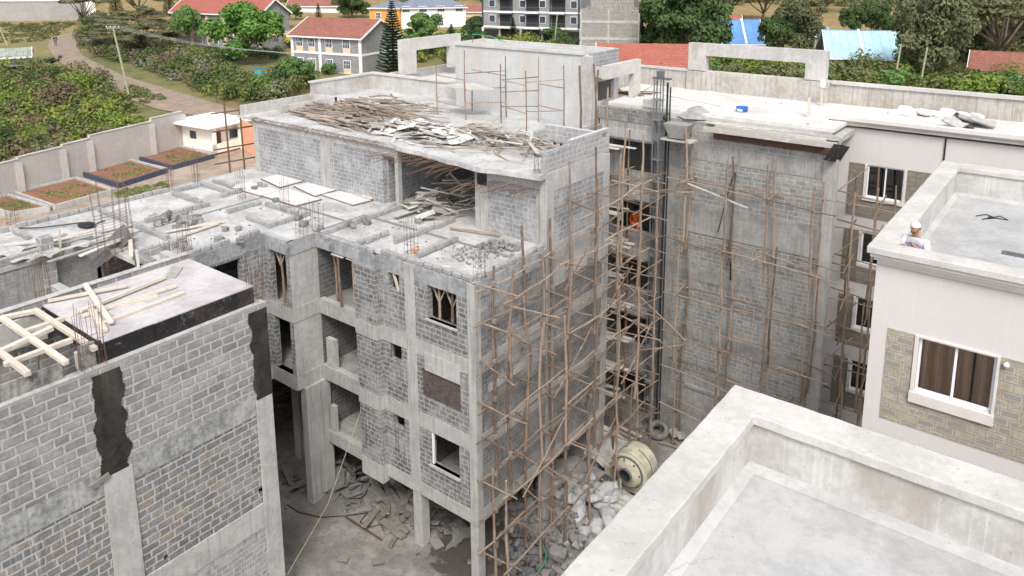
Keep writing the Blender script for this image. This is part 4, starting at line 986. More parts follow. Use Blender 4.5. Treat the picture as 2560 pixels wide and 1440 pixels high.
# stair cage: tall ladders of bars and a hanging mat
t = thing('reinforcement_cage', at(280,640,'z',12), 'tall leaning cage of rusty bars with many cross ties over a slab opening', 'rebar')
for (p0, p1) in (((248,662),(222,480)),((268,668),(237,450)),((288,655),(277,465)),((305,650),(290,440)),((322,632),(303,430)),((337,640),(312,460))):
    a = at(*p0, 'z', 11.7); c = at(*p1, 'y', a.y+.2)
    for dx in (0,.09): part('bar', MB().tube([(a.x+dx,a.y,a.z),((a.x+c.x)/2+dx,(a.y+c.y)/2+.03,(a.z+c.z)/2),(c.x+dx,c.y,c.z)],.009,5), m_rust, t)
for i in range(20):
    y = 535+i*7.2; a = at(232+i*1.1, y+8, 'x', -29.4); c = at(318+i*.8, y-18, 'x', -29.4); part('tie_bar', MB().tube([a,(a+c)/2+Vector((.05,0,-.03)),c],.008,4), m_rust, t)
q = [at(*p, 'z', 12.0) for p in ((236,672),(320,655),(300,600),(330,610))]
b = MB(); P4 = [at(240,672,'z',11.4),at(285,640,'z',11.8),at(333,592,'z',12.3)]
P5 = [v+Vector((-.9,.1,.35)) for v in P4]
for i in range(2): b.quad(P4[i],P4[i+1],P5[i+1],P5[i])
single('mesh_sheet', b, m_steel, 'dark curled sheet lying over the slab opening in the bar cage', 'sheet')
# projecting bars along the ragged slab edge
t = thing('projecting_bars', Vector((-22,22.8,14.9)), 'thin bars projecting from the ragged edge of the raised slab over the debris room', 'rebar')
for i in range(46):
    x = -24.4+i*.17; L = rnd.uniform(.5,1.3)
    if x > -19.9: x = -19.6+(i-27)*.16
    y = 22.8 if x < -21 else (22.4 if x < -19 else 23.3)
    zz = 14.86 if x < -19.6 else 14.3
    part('bar', MB().tube([(x,y,zz),(x-rnd.uniform(.1,.5),y-L*.5,zz-.1),(x-rnd.uniform(.2,.9),y-L,zz-rnd.uniform(.1,.35))],.012,4), m_rust, t)
t = thing('projecting_bars', Vector((-30,23.2,14.9)), 'bent thin bars along the front edge of the raised slab at the left', 'rebar')
for i in range(60):
    x = -35.4+i*.17; L = rnd.uniform(.3,1.0)
    part('bar', MB().tube([(x,23.2,14.98),(x+rnd.uniform(-.2,.3),23.1-L*.4,15.0),(x+rnd.uniform(-.3,.8),23.1-L*.6,14.95-rnd.uniform(-.1,.3))],.011,4), m_rust, t)
# ================================================================ props in the openings
def prop(a, c, label, fork=True, r=.06, grp='timber props under the upper slab'):
    t = thing('timber_prop', Vector(a), label, 'prop', grp); part('post', MB().stick(a, c, r, rnd, 7, 6, .015, .9), m_pole, t)
    a, c = Vector(a), Vector(c)
    if fork:
        for s in (-1, 1): part('fork_brace', MB().beam(c-Vector((0,0,.6)), c+Vector((s*.3,0,-.02)), .05, .05), m_stick, t)
    part('head_board', MB().beam(c+Vector((-.35,0,.0)), c+Vector((.35,0,.0)), .12, .05), m_pale, t)
prop((-25.75,17.75,9.12),(-25.85,17.75,11.35),'forked prop in the narrow bay opening left of the plastered pier')
for i, (x, y) in enumerate(((-24.3,19.3),(-23.6,18.95),(-23.1,19.5),(-22.75,19.0))):
    prop((x,y,9.12),(x-.1,y,11.33),['slim prop at the left of the upper balcony opening','thick prop second from left in the upper balcony opening','thin prop third from left in the upper balcony opening','crooked prop at the right of the upper balcony opening'][i],False)
for i, (x, y) in enumerate(((-18.25,19.1),(-17.95,19.9),(-17.6,19.1))):
    prop((x,y,9.12),(x,y,11.35),['forked prop at the left of the upper window hole','prop deeper inside the upper window hole','forked prop at the right of the upper window hole'][i], i != 1)
single('timber_prop', MB().beam((-20.2,18.98,10.6),(-20.5,18.98,11.4),.09,.06), m_pale, 'slanted timber in the small upper window hole', 'prop')
single('orange_downpipe', MB().tube([(-23.4,21.4,3.05),(-23.4,21.4,5.5)],.07,8), plain('orange_pipe',(.45,.13,.04),.6), 'short orange-brown pipe standing inside the lowest balcony', 'pipe')
# ================================================================ prototypes for loose pieces
def stone_mesh(s, rough=.25, sub=1, flat=1.):
    me = bpy.data.meshes.new('stone'); import bmesh
    bm = bmesh.new(); bmesh.ops.create_cube(bm, size=1); bmesh.ops.subdivide_edges(bm, edges=bm.edges, cuts=1, use_grid_fill=True)
    for v in bm.verts:
        v.co *= 1-.22*(v.co.length-.5); v.co += Vector((rnd.uniform(-1,1),rnd.uniform(-1,1),rnd.uniform(-1,1)))*rough*.28
        v.co.x *= s; v.co.y *= s*.8; v.co.z *= s*.7*flat
    bm.to_mesh(me); bm.free(); return me
def protos(maker, n, mat):
    out = []
    for _ in range(n):
        me = maker(); me.materials.clear(); me.materials.append(mat); out.append(me)
    return out
P_stone = protos(lambda: stone_mesh(.34), 6, m_rock); P_stoned = protos(lambda: stone_mesh(.3), 6, m_rockd); P_chip = protos(lambda: stone_mesh(.13, .5), 6, m_rock)
P_pole = protos(lambda: MB().stick((-1,0,0),(1,0,0),.042,rnd,6,6,.04,.7).mesh('pole', m_stick), 8, m_stick)
P_pole2 = protos(lambda: MB().stick((-1,0,0),(1,0,0),.03,rnd,6,6,.03,.8).mesh('pole', m_pole), 4, m_pole)
P_plk = protos(lambda: MB().box(-1,1,-.07,.07,-.02,.02).jitter(.015, rnd).mesh('plank', m_ltst), 6, m_ltst)
def sheetm():
    b = MB(); nx, ny = 5, 4; A1 = rnd.uniform(-.08,.08); ph = rnd.uniform(0,6)
    for j in range(ny):
        for i in range(nx):
            b.v.append((-.5+i/(nx-1)+rnd.uniform(-.05,.05), -.35+.7*j/(ny-1)+rnd.uniform(-.04,.04), A1*math.sin(i*1.1+ph)+rnd.uniform(-.02,.02)))
    for j in range(ny-1):
        for i in range(nx-1): b.f.append((j*nx+i,j*nx+i+1,(j+1)*nx+i+1,(j+1)*nx+i)); b.m.append(0)
    n0 = len(b.v); b.v += [(x,y,z-.015) for x,y,z in b.v[:n0]]; b.f += [tuple(reversed([q+n0 for q in f])) for f in b.f]; b.m = [0]*len(b.f)
    return b.mesh('sheet', m_debris)
P_sheet = protos(sheetm, 5, m_debris)
P_dsheet = protos(sheetm, 5, m_dsheet); P_dplk = protos(lambda: MB().box(-1,1,-.09,.09,-.02,.02).jitter(.015, rnd).mesh('plank', m_dplank), 6, m_dplank)
P_lts = protos(sheetm, 3, plain('torn_white_sheeting', (.62,.61,.59), .8, .3, 4))
def sackm():
    import bmesh
    bm = bmesh.new(); bmesh.ops.create_icosphere(bm, subdivisions=3, radius=.5); o = Vector((rnd.uniform(0,50),0,0))
    for v in bm.verts:
        n = noise.noise(v.co*3+o)*.26+noise.noise(v.co*6+o)*.13+abs(noise.noise(v.co*11+o))*.08; v.co *= 1+n
        x, y, z = v.co; v.co = Vector((math.copysign(abs(x*2)**.75/2, x)*.85, math.copysign(abs(y*2)**.8/2, y)*.55, max(-.12, z*.38)))
    me = bpy.data.meshes.new('sack'); bm.to_mesh(me); bm.free()
    me.polygons.foreach_set('use_smooth', [True]*len(me.polygons)); return me
P_sack = protos(sackm, 6, m_sack)
P_rsack = protos(sackm, 4, m_rsack)
def place(me, nm, loc, rot, sc, label, cat, grp, kind=None):
    o = bpy.data.objects.new(nm, me); o.location = loc; o.rotation_euler = rot; o.scale = sc if isinstance(sc, (tuple, list)) else (sc,)*3
    COL.objects.link(o); return tag(o, label, cat, grp, kind)
def hmap():
    return {}
def heap(n, cx, cy, z, rx, ry, h, protolist, nm, label, cat, grp, ang=0., spread=.5, sc=(.8,1.6), tilt=.12, rot=0., keep=None, lift=0.):
    cr, sr = math.cos(rot), math.sin(rot); k = 0
    while k < n:
        u, v = rnd.gauss(0,.48), rnd.gauss(0,.48)
        if u*u+v*v > 1: continue
        x = cx+(u*rx)*cr-(v*ry)*sr; y = cy+(u*rx)*sr+(v*ry)*cr
        if keep and not keep(x, y): continue
        zz = z+lift+.03+h*max(0,1-(u*u+v*v)**.7)*rnd.uniform(.15,1)
        s = rnd.uniform(*sc)
        place(rnd.choice(protolist), nm, (x,y,zz), (rnd.uniform(-tilt,tilt), rnd.uniform(-tilt,tilt), ang+rnd.gauss(0,spread)), s if nm not in ('timber_pole','plank') else (s,rnd.uniform(.8,1.5),rnd.uniform(.8,1.5)), label, cat, grp); k += 1
on15 = lambda x, y: 23.6 < y < 31.5 and -35.3 < x < -17.2 and not (x > -20 and y > 29)
G1 = 'poles heaped on the raised slab'; L1 = 'weathered pole in the long timber heap on the raised slab'
heap(150, -30.0, 26.3, 15, 5.6, 2.5, .75, P_pole+P_pole2, 'timber_pole', L1, 'pole', G1, -.05, .28, (.8,1.9), .08, -.02, on15)
heap(26, -31.5, 29.8, 15, 3.6, 1.2, .45, P_pole, 'timber_pole', 'weathered pole in the far corner of the heap by the roof parapet', 'pole', 'poles by the roof parapet', .2, .5, (.6,1.3), .1, 0, on15)
heap(150, -21.4, 26.0, 15, 4.0, 2.5, .6, P_plk+P_pole, 'heap_timber', 'timber of the pole and plank mix in the right part of the heap on the raised slab', 'batten', 'timbers at the right of the heap', -.3, .6, (.4,1.1), .1, 0, on15)  # poles and planks mixed, part of the same timber heap
heap(90, -25.6, 25.6, 15, 5.5, 1.9, .45, P_plk, 'plank', 'bleached plank among the heap on the raised slab', 'plank', 'planks on the raised slab', -.1, .6, (.3,.9), .12, 0, on15)
heap(46, -27.0, 25.6, 15, 6, 1.6, .5, P_sheet+P_lts, 'torn_sheet', 'torn grey sheet lying among the timber heap on the raised slab', 'sheet', 'torn sheets on the raised slab', 0, 2, (.5,1.3), .25, 0, on15)
heap(14, -23.0, 25.2, 15, 3, 1, .5, P_lts, 'torn_sheet', 'whitish torn sheet in the right part of the heap on the raised slab', 'sheet', 'white sheets on the raised slab', 0, 2, (.5,1.1), .25, 0, on15)
inroom = lambda x, y: not (x < -25.3) and (y > 22.4) and x < -20.4 and y < 29
heap(60, -22.7, 25.2, 12, 2.2, 2.6, 1.5, P_plk+P_pole, 'broken_timber', 'broken timber in the debris heap under the raised slab', 'timber', 'timbers under the raised slab', .9, .8, (.4,1.0), .35, 0, inroom)
heap(22, -22.9, 24.2, 12, 2.2, 1.8, .9, P_sheet+P_lts, 'torn_sheet', 'bent sheet in the debris heap under the raised slab', 'sheet', 'sheets under the raised slab', 0, 2, (.4,.9), .35, 0, inroom)
heap(40, -17.9, 22.1, 12, .9, .8, .28, P_chip+P_stone[:2], 'broken_stone', 'stone chip in the grey rubble heap beside the side block wall', 'stone', 'chips beside the block wall', 0, 2, (.6,1.3), .5)
heap(90, -18.3, 20.9, 12, 1.4, 1.2, .05, P_chip, 'broken_stone', 'small stone chip scattered on the lower slab near its front corner', 'stone', 'chips scattered on the slab', 0, 2, (.3,.8), .5)
heap(34, -31.0, 16.2, 12, 1.9, .75, .32, P_stone, 'block_stone', 'rough grey block in the loose pile on the bare slab', 'stone', 'blocks piled on the slab', 0, 2, (.8,1.15), .4, .15)
for p in ((600,600),(640,580),(563,572),(596,571),(548,600),(760,560),(870,560),(892,552),(905,548),(918,556),(882,565),(710,610),(690,500),(636,470),(650,462),(660,465),(1046,552),(745,545),(820,600),(800,572)):
    a = at(*p, 'z', 12.1); place(rnd.choice(P_stone), 'block_stone', a, (0,0,rnd.uniform(0,3)), rnd.uniform(.7,1.1), 'single grey block lying loose on the bare slab', 'stone', 'loose blocks on the slab')
for i in range(120):
    a = at(rnd.uniform(350,1150), rnd.uniform(500,690), 'z', 12.02)
    if (a.y > 23.2) or (a.y < 19 and a.x > -27) or a.x > -16.8 or a.x < -36 or (a.x > -31 and a.y < 13.2): continue
    place(rnd.choice(P_chip), 'broken_stone', a, (0,0,rnd.uniform(0,3)), rnd.uniform(.25,.8), 'tiny chip scattered on the bare slab', 'stone', 'chips on the bare slab')
# pale panels on the slab
for i, (q, lb) in enumerate((([(571,467),(622,455),(702,476),(652,489)],'pale slab panel, leftmost of the five'),([(655,447),(705,433),(765,450),(700,468)],'pale slab panel nearest the upper block wall, left'),([(656,489),(722,472),(800,498),(738,514)],'pale slab panel nearest the camera'),
      ([(737,466),(783,453),(838,475),(787,490)],'pale slab panel in the middle of the five'),([(806,487),(852,478),(930,500),(882,512)],'pale slab panel at the right by the long plank'))):
    P4 = [at(*p, 'z', 12.03) for p in q]; b = MB().prism([(v.x,v.y) for v in P4][::1], 12.02, 12.05); cc = sum(P4, Vector())/4
    single('panel_outline_sheet', MB().prism([(cc.x+(v.x-cc.x)*1.09,cc.y+(v.y-cc.y)*1.09) for v in P4], 12.0, 12.018), m_brown, 'dark under-sheet outlining the '+lb, 'batten', 'dark under-sheets outlining the pale panels')  # larger dark sheet added under each panel to draw its gap outline
    single('shutter_panel', b, concrete('white_panel%d' % i, (.56,.56,.55), (.46,.46,.455), var=.5, streak=0), lb, 'panel', 'pale panels on the slab')
def slabplank(p, q, z, lb, w=.14, h=.05, mat=None, nm='timber_plank', grp=None):
    a = at(*p, 'z', z+h); c = at(*q, 'z', z+h); return single(nm, MB().beam(a, c, w, h).jitter(.01, rnd), mat or m_pale, lb, 'plank', grp, bev=.006)
slabplank((733,432),(930,497),12.05,'very long plank lying beside the upper block wall')
slabplank((413,580),(560,553),12.05,'long pale plank in front of the block pile'); slabplank((445,592),(545,558),12.02,'second plank crossing behind the dark bars',.16,.07)
slabplank((948,535),(1038,478),12.05,'brown plank leaning out of the debris room',.12,.06,m_stick); slabplank((985,540),(1052,520),12.15,'wide pale board at the mouth of the debris room',.35,.04,m_ltst)
for z0, (p, q) in enumerate((((0,640),(165,585)),((30,655),(250,585)),((100,640),(330,575)),((120,655),(340,585)),((60,620),(235,575)),((10,612),(120,600)),((70,655),(130,625)),((200,640),(300,600)),((150,600),(330,562)))):
    slabplank(p, q, 12.05+.05*(z0 % 4), 'long dark-edged board in the pile on the left slab', .18, .05, (m_debris, m_pale, m_ltst)[z0 % 3], 'board', 'boards piled on the left slab')
for p, s_, r_ in (((25,628),1.0,.5),((60,640),.9,1.2),((120,632),.8,.3),((200,610),.7,.8)):
    a = at(*p, 'z', 12.2); place(rnd.choice(P_sheet), 'board_sheet', a, (.2,-.1,r_), (s_,s_,1), 'broad grey sheet in the pile on the left slab', 'sheet', 'sheets on the left slab')
single('black_cable', MB().tube([at(*p,'z',12.1) for p in ((38,571),(100,569),(160,562),(205,556),(235,562),(262,552))], .03, 5), m_cable, 'thin black cable across the left slab', 'cable')
place(P_sack[0], 'black_bag', at(217,562,'z',12.1), (0,0,.3), (.9,.9,.6), 'black plastic bag lying on the left slab', 'bag', None).data = P_sack[0].copy()
bpy.data.objects['black_bag'].data.materials[0] = m_black
mb = MB().stick(at(1125,570,'z',12.1), at(1250,588,'z',12.1), .05, rnd); single('timber_pole', mb, m_pole, 'single curved pole lying beside the rubble heap on the slab', 'pole')
b = MB().box(-20.28,-20.05,19.75,19.95,12.0,12.2); single('orange_block', b, m_orange, 'small orange-tan block on the lower slab', 'block', bev=.01)
# roof items on the right
single('sand_heap', MB().lathe(tuple(at(1745,290,'z',15.86)), [(.95,0),(.75,.1),(.45,.27),(.2,.4),(.0,.44)], 14).jitter(.05, rnd), m_concd, 'grey heap of sand at the roof edge beside the hoist', 'sand heap', smooth=True)
bk = thing('plastic_drum', at(1855,279,'z',16.08), 'blue plastic half drum on the roof', 'drum'); p = bk.location
part('drum_body', MB().lathe(tuple(p), [(0,.02),(.23,.0),(.26,.05),(.26,.2),(.28,.23),(.26,.23),(.24,.1),(0,.08)], 20), m_blue, bk, smooth=True); part('drum_label', MB().box(p.x-.12+.0,p.x+.12,p.y-.275,p.y-.262,p.z+.05,p.z+.16), m_white, bk)
for i, (x, y, s_, lb) in enumerate(((1932,256,.9,'flat white sack on the roof, left of two before the framed parapet'),(1970,258,.8,'flat white sack on the roof, right of two before the framed parapet'),(1778,236,.6,'small white scrap near the long roof frame'))):
    place(P_rsack[i], 'white_sack', at(x,y,'z',16.12), (0,0,rnd.uniform(0,3)), (s_,s_,.7), lb, 'sack', None)
for i, (x, y, z) in enumerate(((2240,282,0),(2262,278,.1),(2285,272,.25),(2295,282,0),(2310,287,.1),(2330,285,0),(2345,278,.3),(2355,290,0),(2368,287,.1),(2270,286,0),(2400,290,0),(2425,283,.1),(2440,292,0),(2380,297,0))):
    place(P_rsack[i % 4], 'cement_sack', at(x,y,'z',16.14)+Vector((0,0,z)), (rnd.uniform(-.2,.2),0,rnd.uniform(-.6,.6)), rnd.uniform(.7,.95), 'white sack in the row piled along the stained parapet' if i < 10 else 'white sack near the crumpled tarpaulin on the roof', 'sack', 'sacks on the finished roof' if i < 10 else 'sacks by the tarpaulin')
for x, y, s_ in ((2420,300,1.6),(2455,304,1.4),(2400,310,1.2)):
    place(P_sheet[0], 'crumpled_tarpaulin', at(x,y,'z',16.25), (.2,.2,rnd.uniform(0,3)), (s_,s_,3), 'crumpled grey-blue tarpaulin beside the roof sacks', 'tarpaulin', 'tarpaulins on the roof')
b = at(2053,264,'z',16.08); t = thing('capped_post', b, 'timber post with a white plastic cap at the roof edge', 'post')
part('post', MB().box(b.x-.05,b.x+.05,b.y-.05,b.y+.05,16.08,17.25), m_pale, t); part('cap_bag', MB().lathe((b.x,b.y,17.1), [(.12,-.12),(.14,0),(.12,.22),(0,.26)], 10), m_white, t)
b = at(2020,293,'z',16.08); single('timber_post', MB().box(b.x-.05,b.x+.05,b.y-.05,b.y+.05,16.08,16.95), m_pale, 'short plain timber post on the roof beside the inner corner', 'post')
for i in range(7):
    a = at(1560+i*9,236-i*1,'z',16.12); single('timber_pole', MB().stick(a+Vector((-.9,rnd.uniform(-.3,.3),0)), a+Vector((.9,rnd.uniform(-.3,.3),.03)), .03, rnd), m_brown, 'thin brown batten lying in the roof corner behind the frame', 'batten', 'battens in the roof corner')
b = MB().tube([at(*p,'z',15.47) for p in ((2440,540),(2465,536),(2490,545),(2455,548),(2500,540),(2520,550),(2470,542))], .015, 5); single('black_cable', b, m_cable, 'tangled black cable on the near roof', 'cable')
b = MB(); a = at(2505,630,'z',15.46); b.box(a.x,a.x+1.2,a.y-.15,a.y+.15,15.455,15.47); b.box(a.x+.1,a.x+1.1,a.y-.04,a.y+.04,15.472,15.478); single('roof_drain', b, m_steel, 'flat grey drain grate on the near roof', 'drain')
# orange-clad worker
# ================================================================ figures
def skin(name, V, Ed, mat, parent=None, sub=2, loc=None):
    me = bpy.data.meshes.new(name); off = wloc(parent) if parent else Vector(loc)
    me.from_pydata([tuple(Vector(v[0])-off) for v in V], Ed, []); o = bpy.data.objects.new(name, me); link(o, parent)
    if not parent: o.location = off
    me.skin_vertices or o.modifiers.new('skin', 'SKIN')
    if not any(m_.type == 'SKIN' for m_ in o.modifiers): o.modifiers.new('skin', 'SKIN')
    if not me.skin_vertices:
        me.attributes
    sv = me.skin_vertices[0].data if me.skin_vertices else None
    if sv:
        for i, v in enumerate(V):
            r = v[1]; sv[i].radius = (r, r) if not isinstance(r, tuple) else r; sv[i].use_root = (i == 0)
    s_ = o.modifiers.new('sub', 'SUBSURF'); s_.levels = sub; s_.render_levels = sub
    dg = bpy.context.evaluated_depsgraph_get(); dg.update(); ev = bpy.data.meshes.new_from_object(o.evaluated_get(dg))
    o.modifiers.clear(); o.data = ev; ev.name = name; ev.materials.clear(); ev.materials.append(mat)
    ev.polygons.foreach_set('use_smooth', [True]*len(ev.polygons)); return o
def figure():
    bx, by = at(2293, 560, 'y', 19.42).x, 19.42
    f = Vector((-.22,-.975,0)); s = Vector((.975,-.22,0)); U = Vector((0,0,1)); B0 = Vector((bx,by,0))
    def J(a, b, z): return B0+s*a+f*b+U*z
    root = Vector((bx,by+.1,15.455))
    V = [(J(0,-.25,16.0),.15), (J(0,-.14,16.2),.15), (J(0,-.05,16.4),.14), (J(0,.0,16.54),.062), (J(-.01,.03,16.62),.07), (J(-.02,.045,16.70),.098), (J(-.02,.03,16.80),.10), (J(-.02,.02,16.86),.08),
         (J(-.23,-.03,16.45),.065), (J(-.31,.06,16.22),.048), (J(-.17,.26,16.33),.034), (J(-.1,.32,16.38),.032),
         (J(.23,-.03,16.45),.065), (J(.31,.08,16.2),.048), (J(.12,.2,16.33),.034), (J(.03,.21,16.39),.034),
         (J(-.12,-.25,15.95),.1), (J(-.14,-.02,15.72),.075), (J(-.13,-.2,15.5),.05), (J(-.14,-.06,15.475),.035),
         (J(.12,-.25,15.95),.1), (J(.14,-.02,15.72),.075), (J(.13,-.2,15.5),.05), (J(.14,-.06,15.475),.035)]
    Ed = [(0,1),(1,2),(2,3),(3,4),(4,5),(5,6),(6,7),(2,8),(8,9),(9,10),(10,11),(2,12),(12,13),(13,14),(14,15),(0,16),(16,17),(17,18),(18,19),(0,20),(20,21),(21,22),(22,23)]
    def fingers(w, d, side, curl):
        base = len(V)
        for i in range(4):
            off = side*(i-1.5)*.019; a = V[w][0]+off; L = (.075,.085,.08,.062)[i]
            V.append((a+d*.03,.0085)); V.append((a+d*.03+d*L*.5+curl*.3*L,.008)); V.append((a+d*.03+d*L*.6+curl*L,.0065))
            n = len(V); Ed.extend([(w,n-3),(n-3,n-2),(n-2,n-1)])
        V.append((V[w][0]-side*.035+d*.01,.010)); V.append((V[w][0]-side*.045+d*.045,.0085)); n = len(V); Ed.extend([(w,n-2),(n-2,n-1)])
    fingers(11, f, s, -U); fingers(15, (-s*.9+U*.3).normalized(), U, f*-1)
    # nose
    V.append((J(-.045,.145,16.715),.014)); Ed.append((5,len(V)-1))
    body = skin('person', V, Ed, m_skin, None, 2, root)
    tag(body, 'person in white hoodie and white knitted cap leaning at the parapet of the near roof', 'person')
    HV = [(J(0,-.25,15.98),.185),(J(0,-.14,16.2),.18),(J(0,-.06,16.38),.17),(J(0,-.03,16.5),.105),(J(-.23,-.03,16.44),.095),(J(-.31,.06,16.22),.085),(J(-.21,.22,16.31),.06),(J(.23,-.03,16.44),.095),(J(.31,.08,16.2),.085),(J(.17,.19,16.3),.055)]
    h = skin('hoodie', HV, [(0,1),(1,2),(2,3),(2,4),(4,5),(5,6),(2,7),(7,8),(8,9)], m_hood, body)
    TV = [(J(0,-.25,15.98),.15),(J(-.12,-.25,15.9),.115),(J(-.14,-.02,15.72),.09),(J(-.13,-.18,15.54),.065),(J(.12,-.25,15.9),.115),(J(.14,-.02,15.72),.09),(J(.13,-.18,15.54),.065)]
    skin('trousers', TV, [(0,1),(1,2),(2,3),(0,4),(4,5),(5,6)], m_trous, body)
    c = J(-.02,.025,16.81)
    part('cap', MB().lathe(tuple(c), [(.112,-.03),(.116,-.01),(.112,.02),(.095,.055),(.06,.08),(0,.088)], 18), m_hood, body, smooth=True)
    hb = skin('hair', [(J(-.02,-.055,16.74),.05),(J(-.085,-.02,16.72),.03),(J(.055,-.02,16.72),.03),(J(-.02,-.05,16.80),.06)], [(0,1),(0,2),(0,3)], m_hair, body, 1)
    fx = (f*.93-s*.36).normalized(); sx = Vector((-fx.y, fx.x, 0)); hc = J(-.02,.04,16.72)
    bd = [(hc+fx*.075-U*.075,.022),(hc+fx*.05-U*.07+sx*.05,.02),(hc+sx*.085-U*.02,.014),(hc+fx*.05-U*.07-sx*.05,.02),(hc-sx*.085-U*.02,.014)]
    skin('beard', bd, [(0,1),(1,2),(0,3),(3,4)], m_hair, body, 1)
    for q in (-1, 1):
        e = hc+fx*.092+sx*.034*q+U*.018
        part('eye', MB().lathe(tuple(e), [(0,-.008),(.011,0),(0,.008)], 8), m_hair, body)
        part('eyebrow', MB().beam(e+fx*.006+U*.02-sx*.02, e+fx*.006+U*.02+sx*.02, .012, .009), m_hair, body)
        part('ear', MB().lathe(tuple(hc+sx*.1*q), [(0,-.03),(.016,-.015),(.018,.01),(0,.03)], 8), m_skin, body)
    part('mouth', MB().beam(hc+fx*.098-U*.052-sx*.02, hc+fx*.098-U*.052+sx*.02, .01, .008), plain('lips', (.22,.08,.06)), body)
    w = V[14][0]; part('wrist_watch', MB().lathe(tuple(w), [(.045,-.014),(.05,-.014),(.05,.014),(.045,.014)], 12), m_black, body)
    # lettering on the chest
    for i, ch in enumerate('HARVARD'):
        cu = bpy.data.curves.new('letter', 'FONT'); cu.body = ch; cu.size = .085; cu.extrude = .002; cu.align_x = 'CENTER'; cu.align_y = 'CENTER'
        o = bpy.data.objects.new('letter', cu); COL.objects.link(o)
        a = (i-3)*.052; pz = 16.385-.25*a*a*4
        o.matrix_world = Matrix.Translation(J(a, .148-1.1*a*a, pz)) @ Matrix((s, U, -f)).transposed().to_4x4()
        bpy.context.view_layer.update()
        dg = bpy.context.evaluated_depsgraph_get(); me = bpy.data.meshes.new_from_object(o.evaluated_get(dg)); me.transform(Matrix.Translation(-root) @ o.matrix_world)
        me.materials.clear(); me.materials.append(m_purple); o2 = bpy.data.objects.new('chest_letter', me); link(o2, body); bpy.data.objects.remove(o)
    return body
figure()
def worker(p, lab, shirt, trousers, s_=1., yaw=0.):
    """small standing figure seen from far off"""
    cr, sr = math.cos(yaw), math.sin(yaw); root = Vector(p)
    def J(a, b, z): return root+Vector((a*cr-b*sr, a*sr+b*cr, z))*s_
    V = [(J(0,0,.95),.13),(J(0,0,1.2),.13),(J(0,0,1.42),.13),(J(0,0,1.52),.055),(J(0,.02,1.6),.085),(J(0,.02,1.7),.085),(J(-.2,0,1.4),.06),(J(-.27,.02,1.12),.045),(J(-.25,.1,.88),.035),(J(-.25,.12,.78),.03),(J(.2,0,1.4),.06),(J(.27,.02,1.12),.045),(J(.25,.1,.88),.035),(J(.25,.12,.78),.03),
         (J(-.1,0,.9),.09),(J(-.11,.05,.5),.07),(J(-.12,-.03,.08),.045),(J(-.12,.12,.04),.035),(J(.1,0,.9),.09),(J(.11,-.02,.5),.07),(J(.12,-.12,.08),.045),(J(.12,.04,.04),.035)]
    Ed = [(0,1),(1,2),(2,3),(3,4),(4,5),(2,6),(6,7),(7,8),(8,9),(2,10),(10,11),(11,12),(12,13),(0,14),(14,15),(15,16),(16,17),(0,18),(18,19),(19,20),(20,21)]
    V = [(v, r*s_) for v, r in V]
    b = skin('person', V, Ed, m_skin, None, 1, root); tag(b, lab, 'person')
    g = lambda i, k: (V[i][0], V[i][1]*k)
    skin('shirt', [g(0,1.2),g(1,1.2),g(2,1.2),g(6,1.35),g(7,1.35),g(8,1.4),g(10,1.35),g(11,1.35),g(12,1.4)], [(0,1),(1,2),(2,3),(3,4),(4,5),(2,6),(6,7),(7,8)], shirt, b, 1)
    skin('trousers', [g(0,1.1),g(14,1.15),g(15,1.2),g(16,1.3),g(18,1.15),g(19,1.2),g(20,1.3)], [(0,1),(1,2),(2,3),(0,4),(4,5),(5,6)], trousers, b, 1)
    part('hair', MB().lathe(tuple(J(0,0,1.70)), [(.09*s_,-.03*s_),(.093*s_,.02*s_),(.06*s_,.08*s_),(0,.1*s_)], 10), m_hair, b, smooth=True)
worker(at(1575,640,'z',8.95) if False else Vector((-18.0,33.3,8.98)), 'worker in orange clothes standing inside the loggia behind the scaffold poles', m_orcl, m_orcl, 1.0, .4)
pr = gp(140, 117); worker(Vector((pr.x,pr.y,hgt(pr.x,pr.y)+.15)), 'person in dark clothes walking away up the dirt road', plain('dark_blue_cloth', (.03,.035,.06)), m_trous, 1.25, 1.0)

# ================================================================ yard below
MX = thing('concrete_mixer', Vector((-14.2,27.6,0)), 'dusty yellow concrete mixer with a round drum mouth, standing in the yard', 'mixer')
c = (-14.0,27.2,1.45); MXP = len(COL.objects)
part('drum_hood', MB().lathe(c, [(0,0),(.5,-.02),(.92,.02),(1.0,.08),(1.02,.12),(1.02,1.25),(.98,1.3),(.4,1.36),(0,1.36)], 30, 'y'), m_mixer, MX, smooth=False, bev=.01)
for yy_ in (.62,): part('drum_band', MB().lathe((c[0],c[1]+yy_,c[2]), [(1.02,0),(1.045,0),(1.045,.05),(1.02,.05)], 30, 'y'), m_dsheet, MX)
for i in range(8):
    a_ = i*math.pi/4+.2; part('face_bolt', MB().lathe((c[0]+.74*math.cos(a_),c[1]-.12,c[2]+.74*math.sin(a_)), [(0,-.05),(.05,-.03),(.05,.02)], 8, 'y'), m_steel, MX)
part('face_flange', MB().lathe((c[0],c[1]-.02,c[2]), [(.78,-.02),(.86,-.02),(.86,.03),(.78,.03),(.78,-.02)], 28, 'y'), m_dsheet, MX)
part('drum_face', MB().lathe((c[0],c[1]-.02,c[2]), [(.78,.02),(.7,-.10),(.36,-.16),(.33,-.30)], 28, 'y'), m_mixer, MX, smooth=True)
part('drum_mouth', MB().lathe((c[0],c[1]-.02,c[2]), [(.31,-.33),(.37,-.33),(.37,-.20),(.31,-.2),(.31,-.33)], 24, 'y'), m_steel, MX)
part('mouth_hollow', MB().lathe((c[0],c[1]-.02,c[2]), [(.32,-.32),(.28,-.05),(0,-.03)], 24, 'y'), m_dark, MX)
b = MB(); b.box(c[0]-.3,c[0]+.25,c[1]+.3,c[1]+.75,2.44,2.52); part('top_hatch', b, m_mixer, MX, bev=.02)
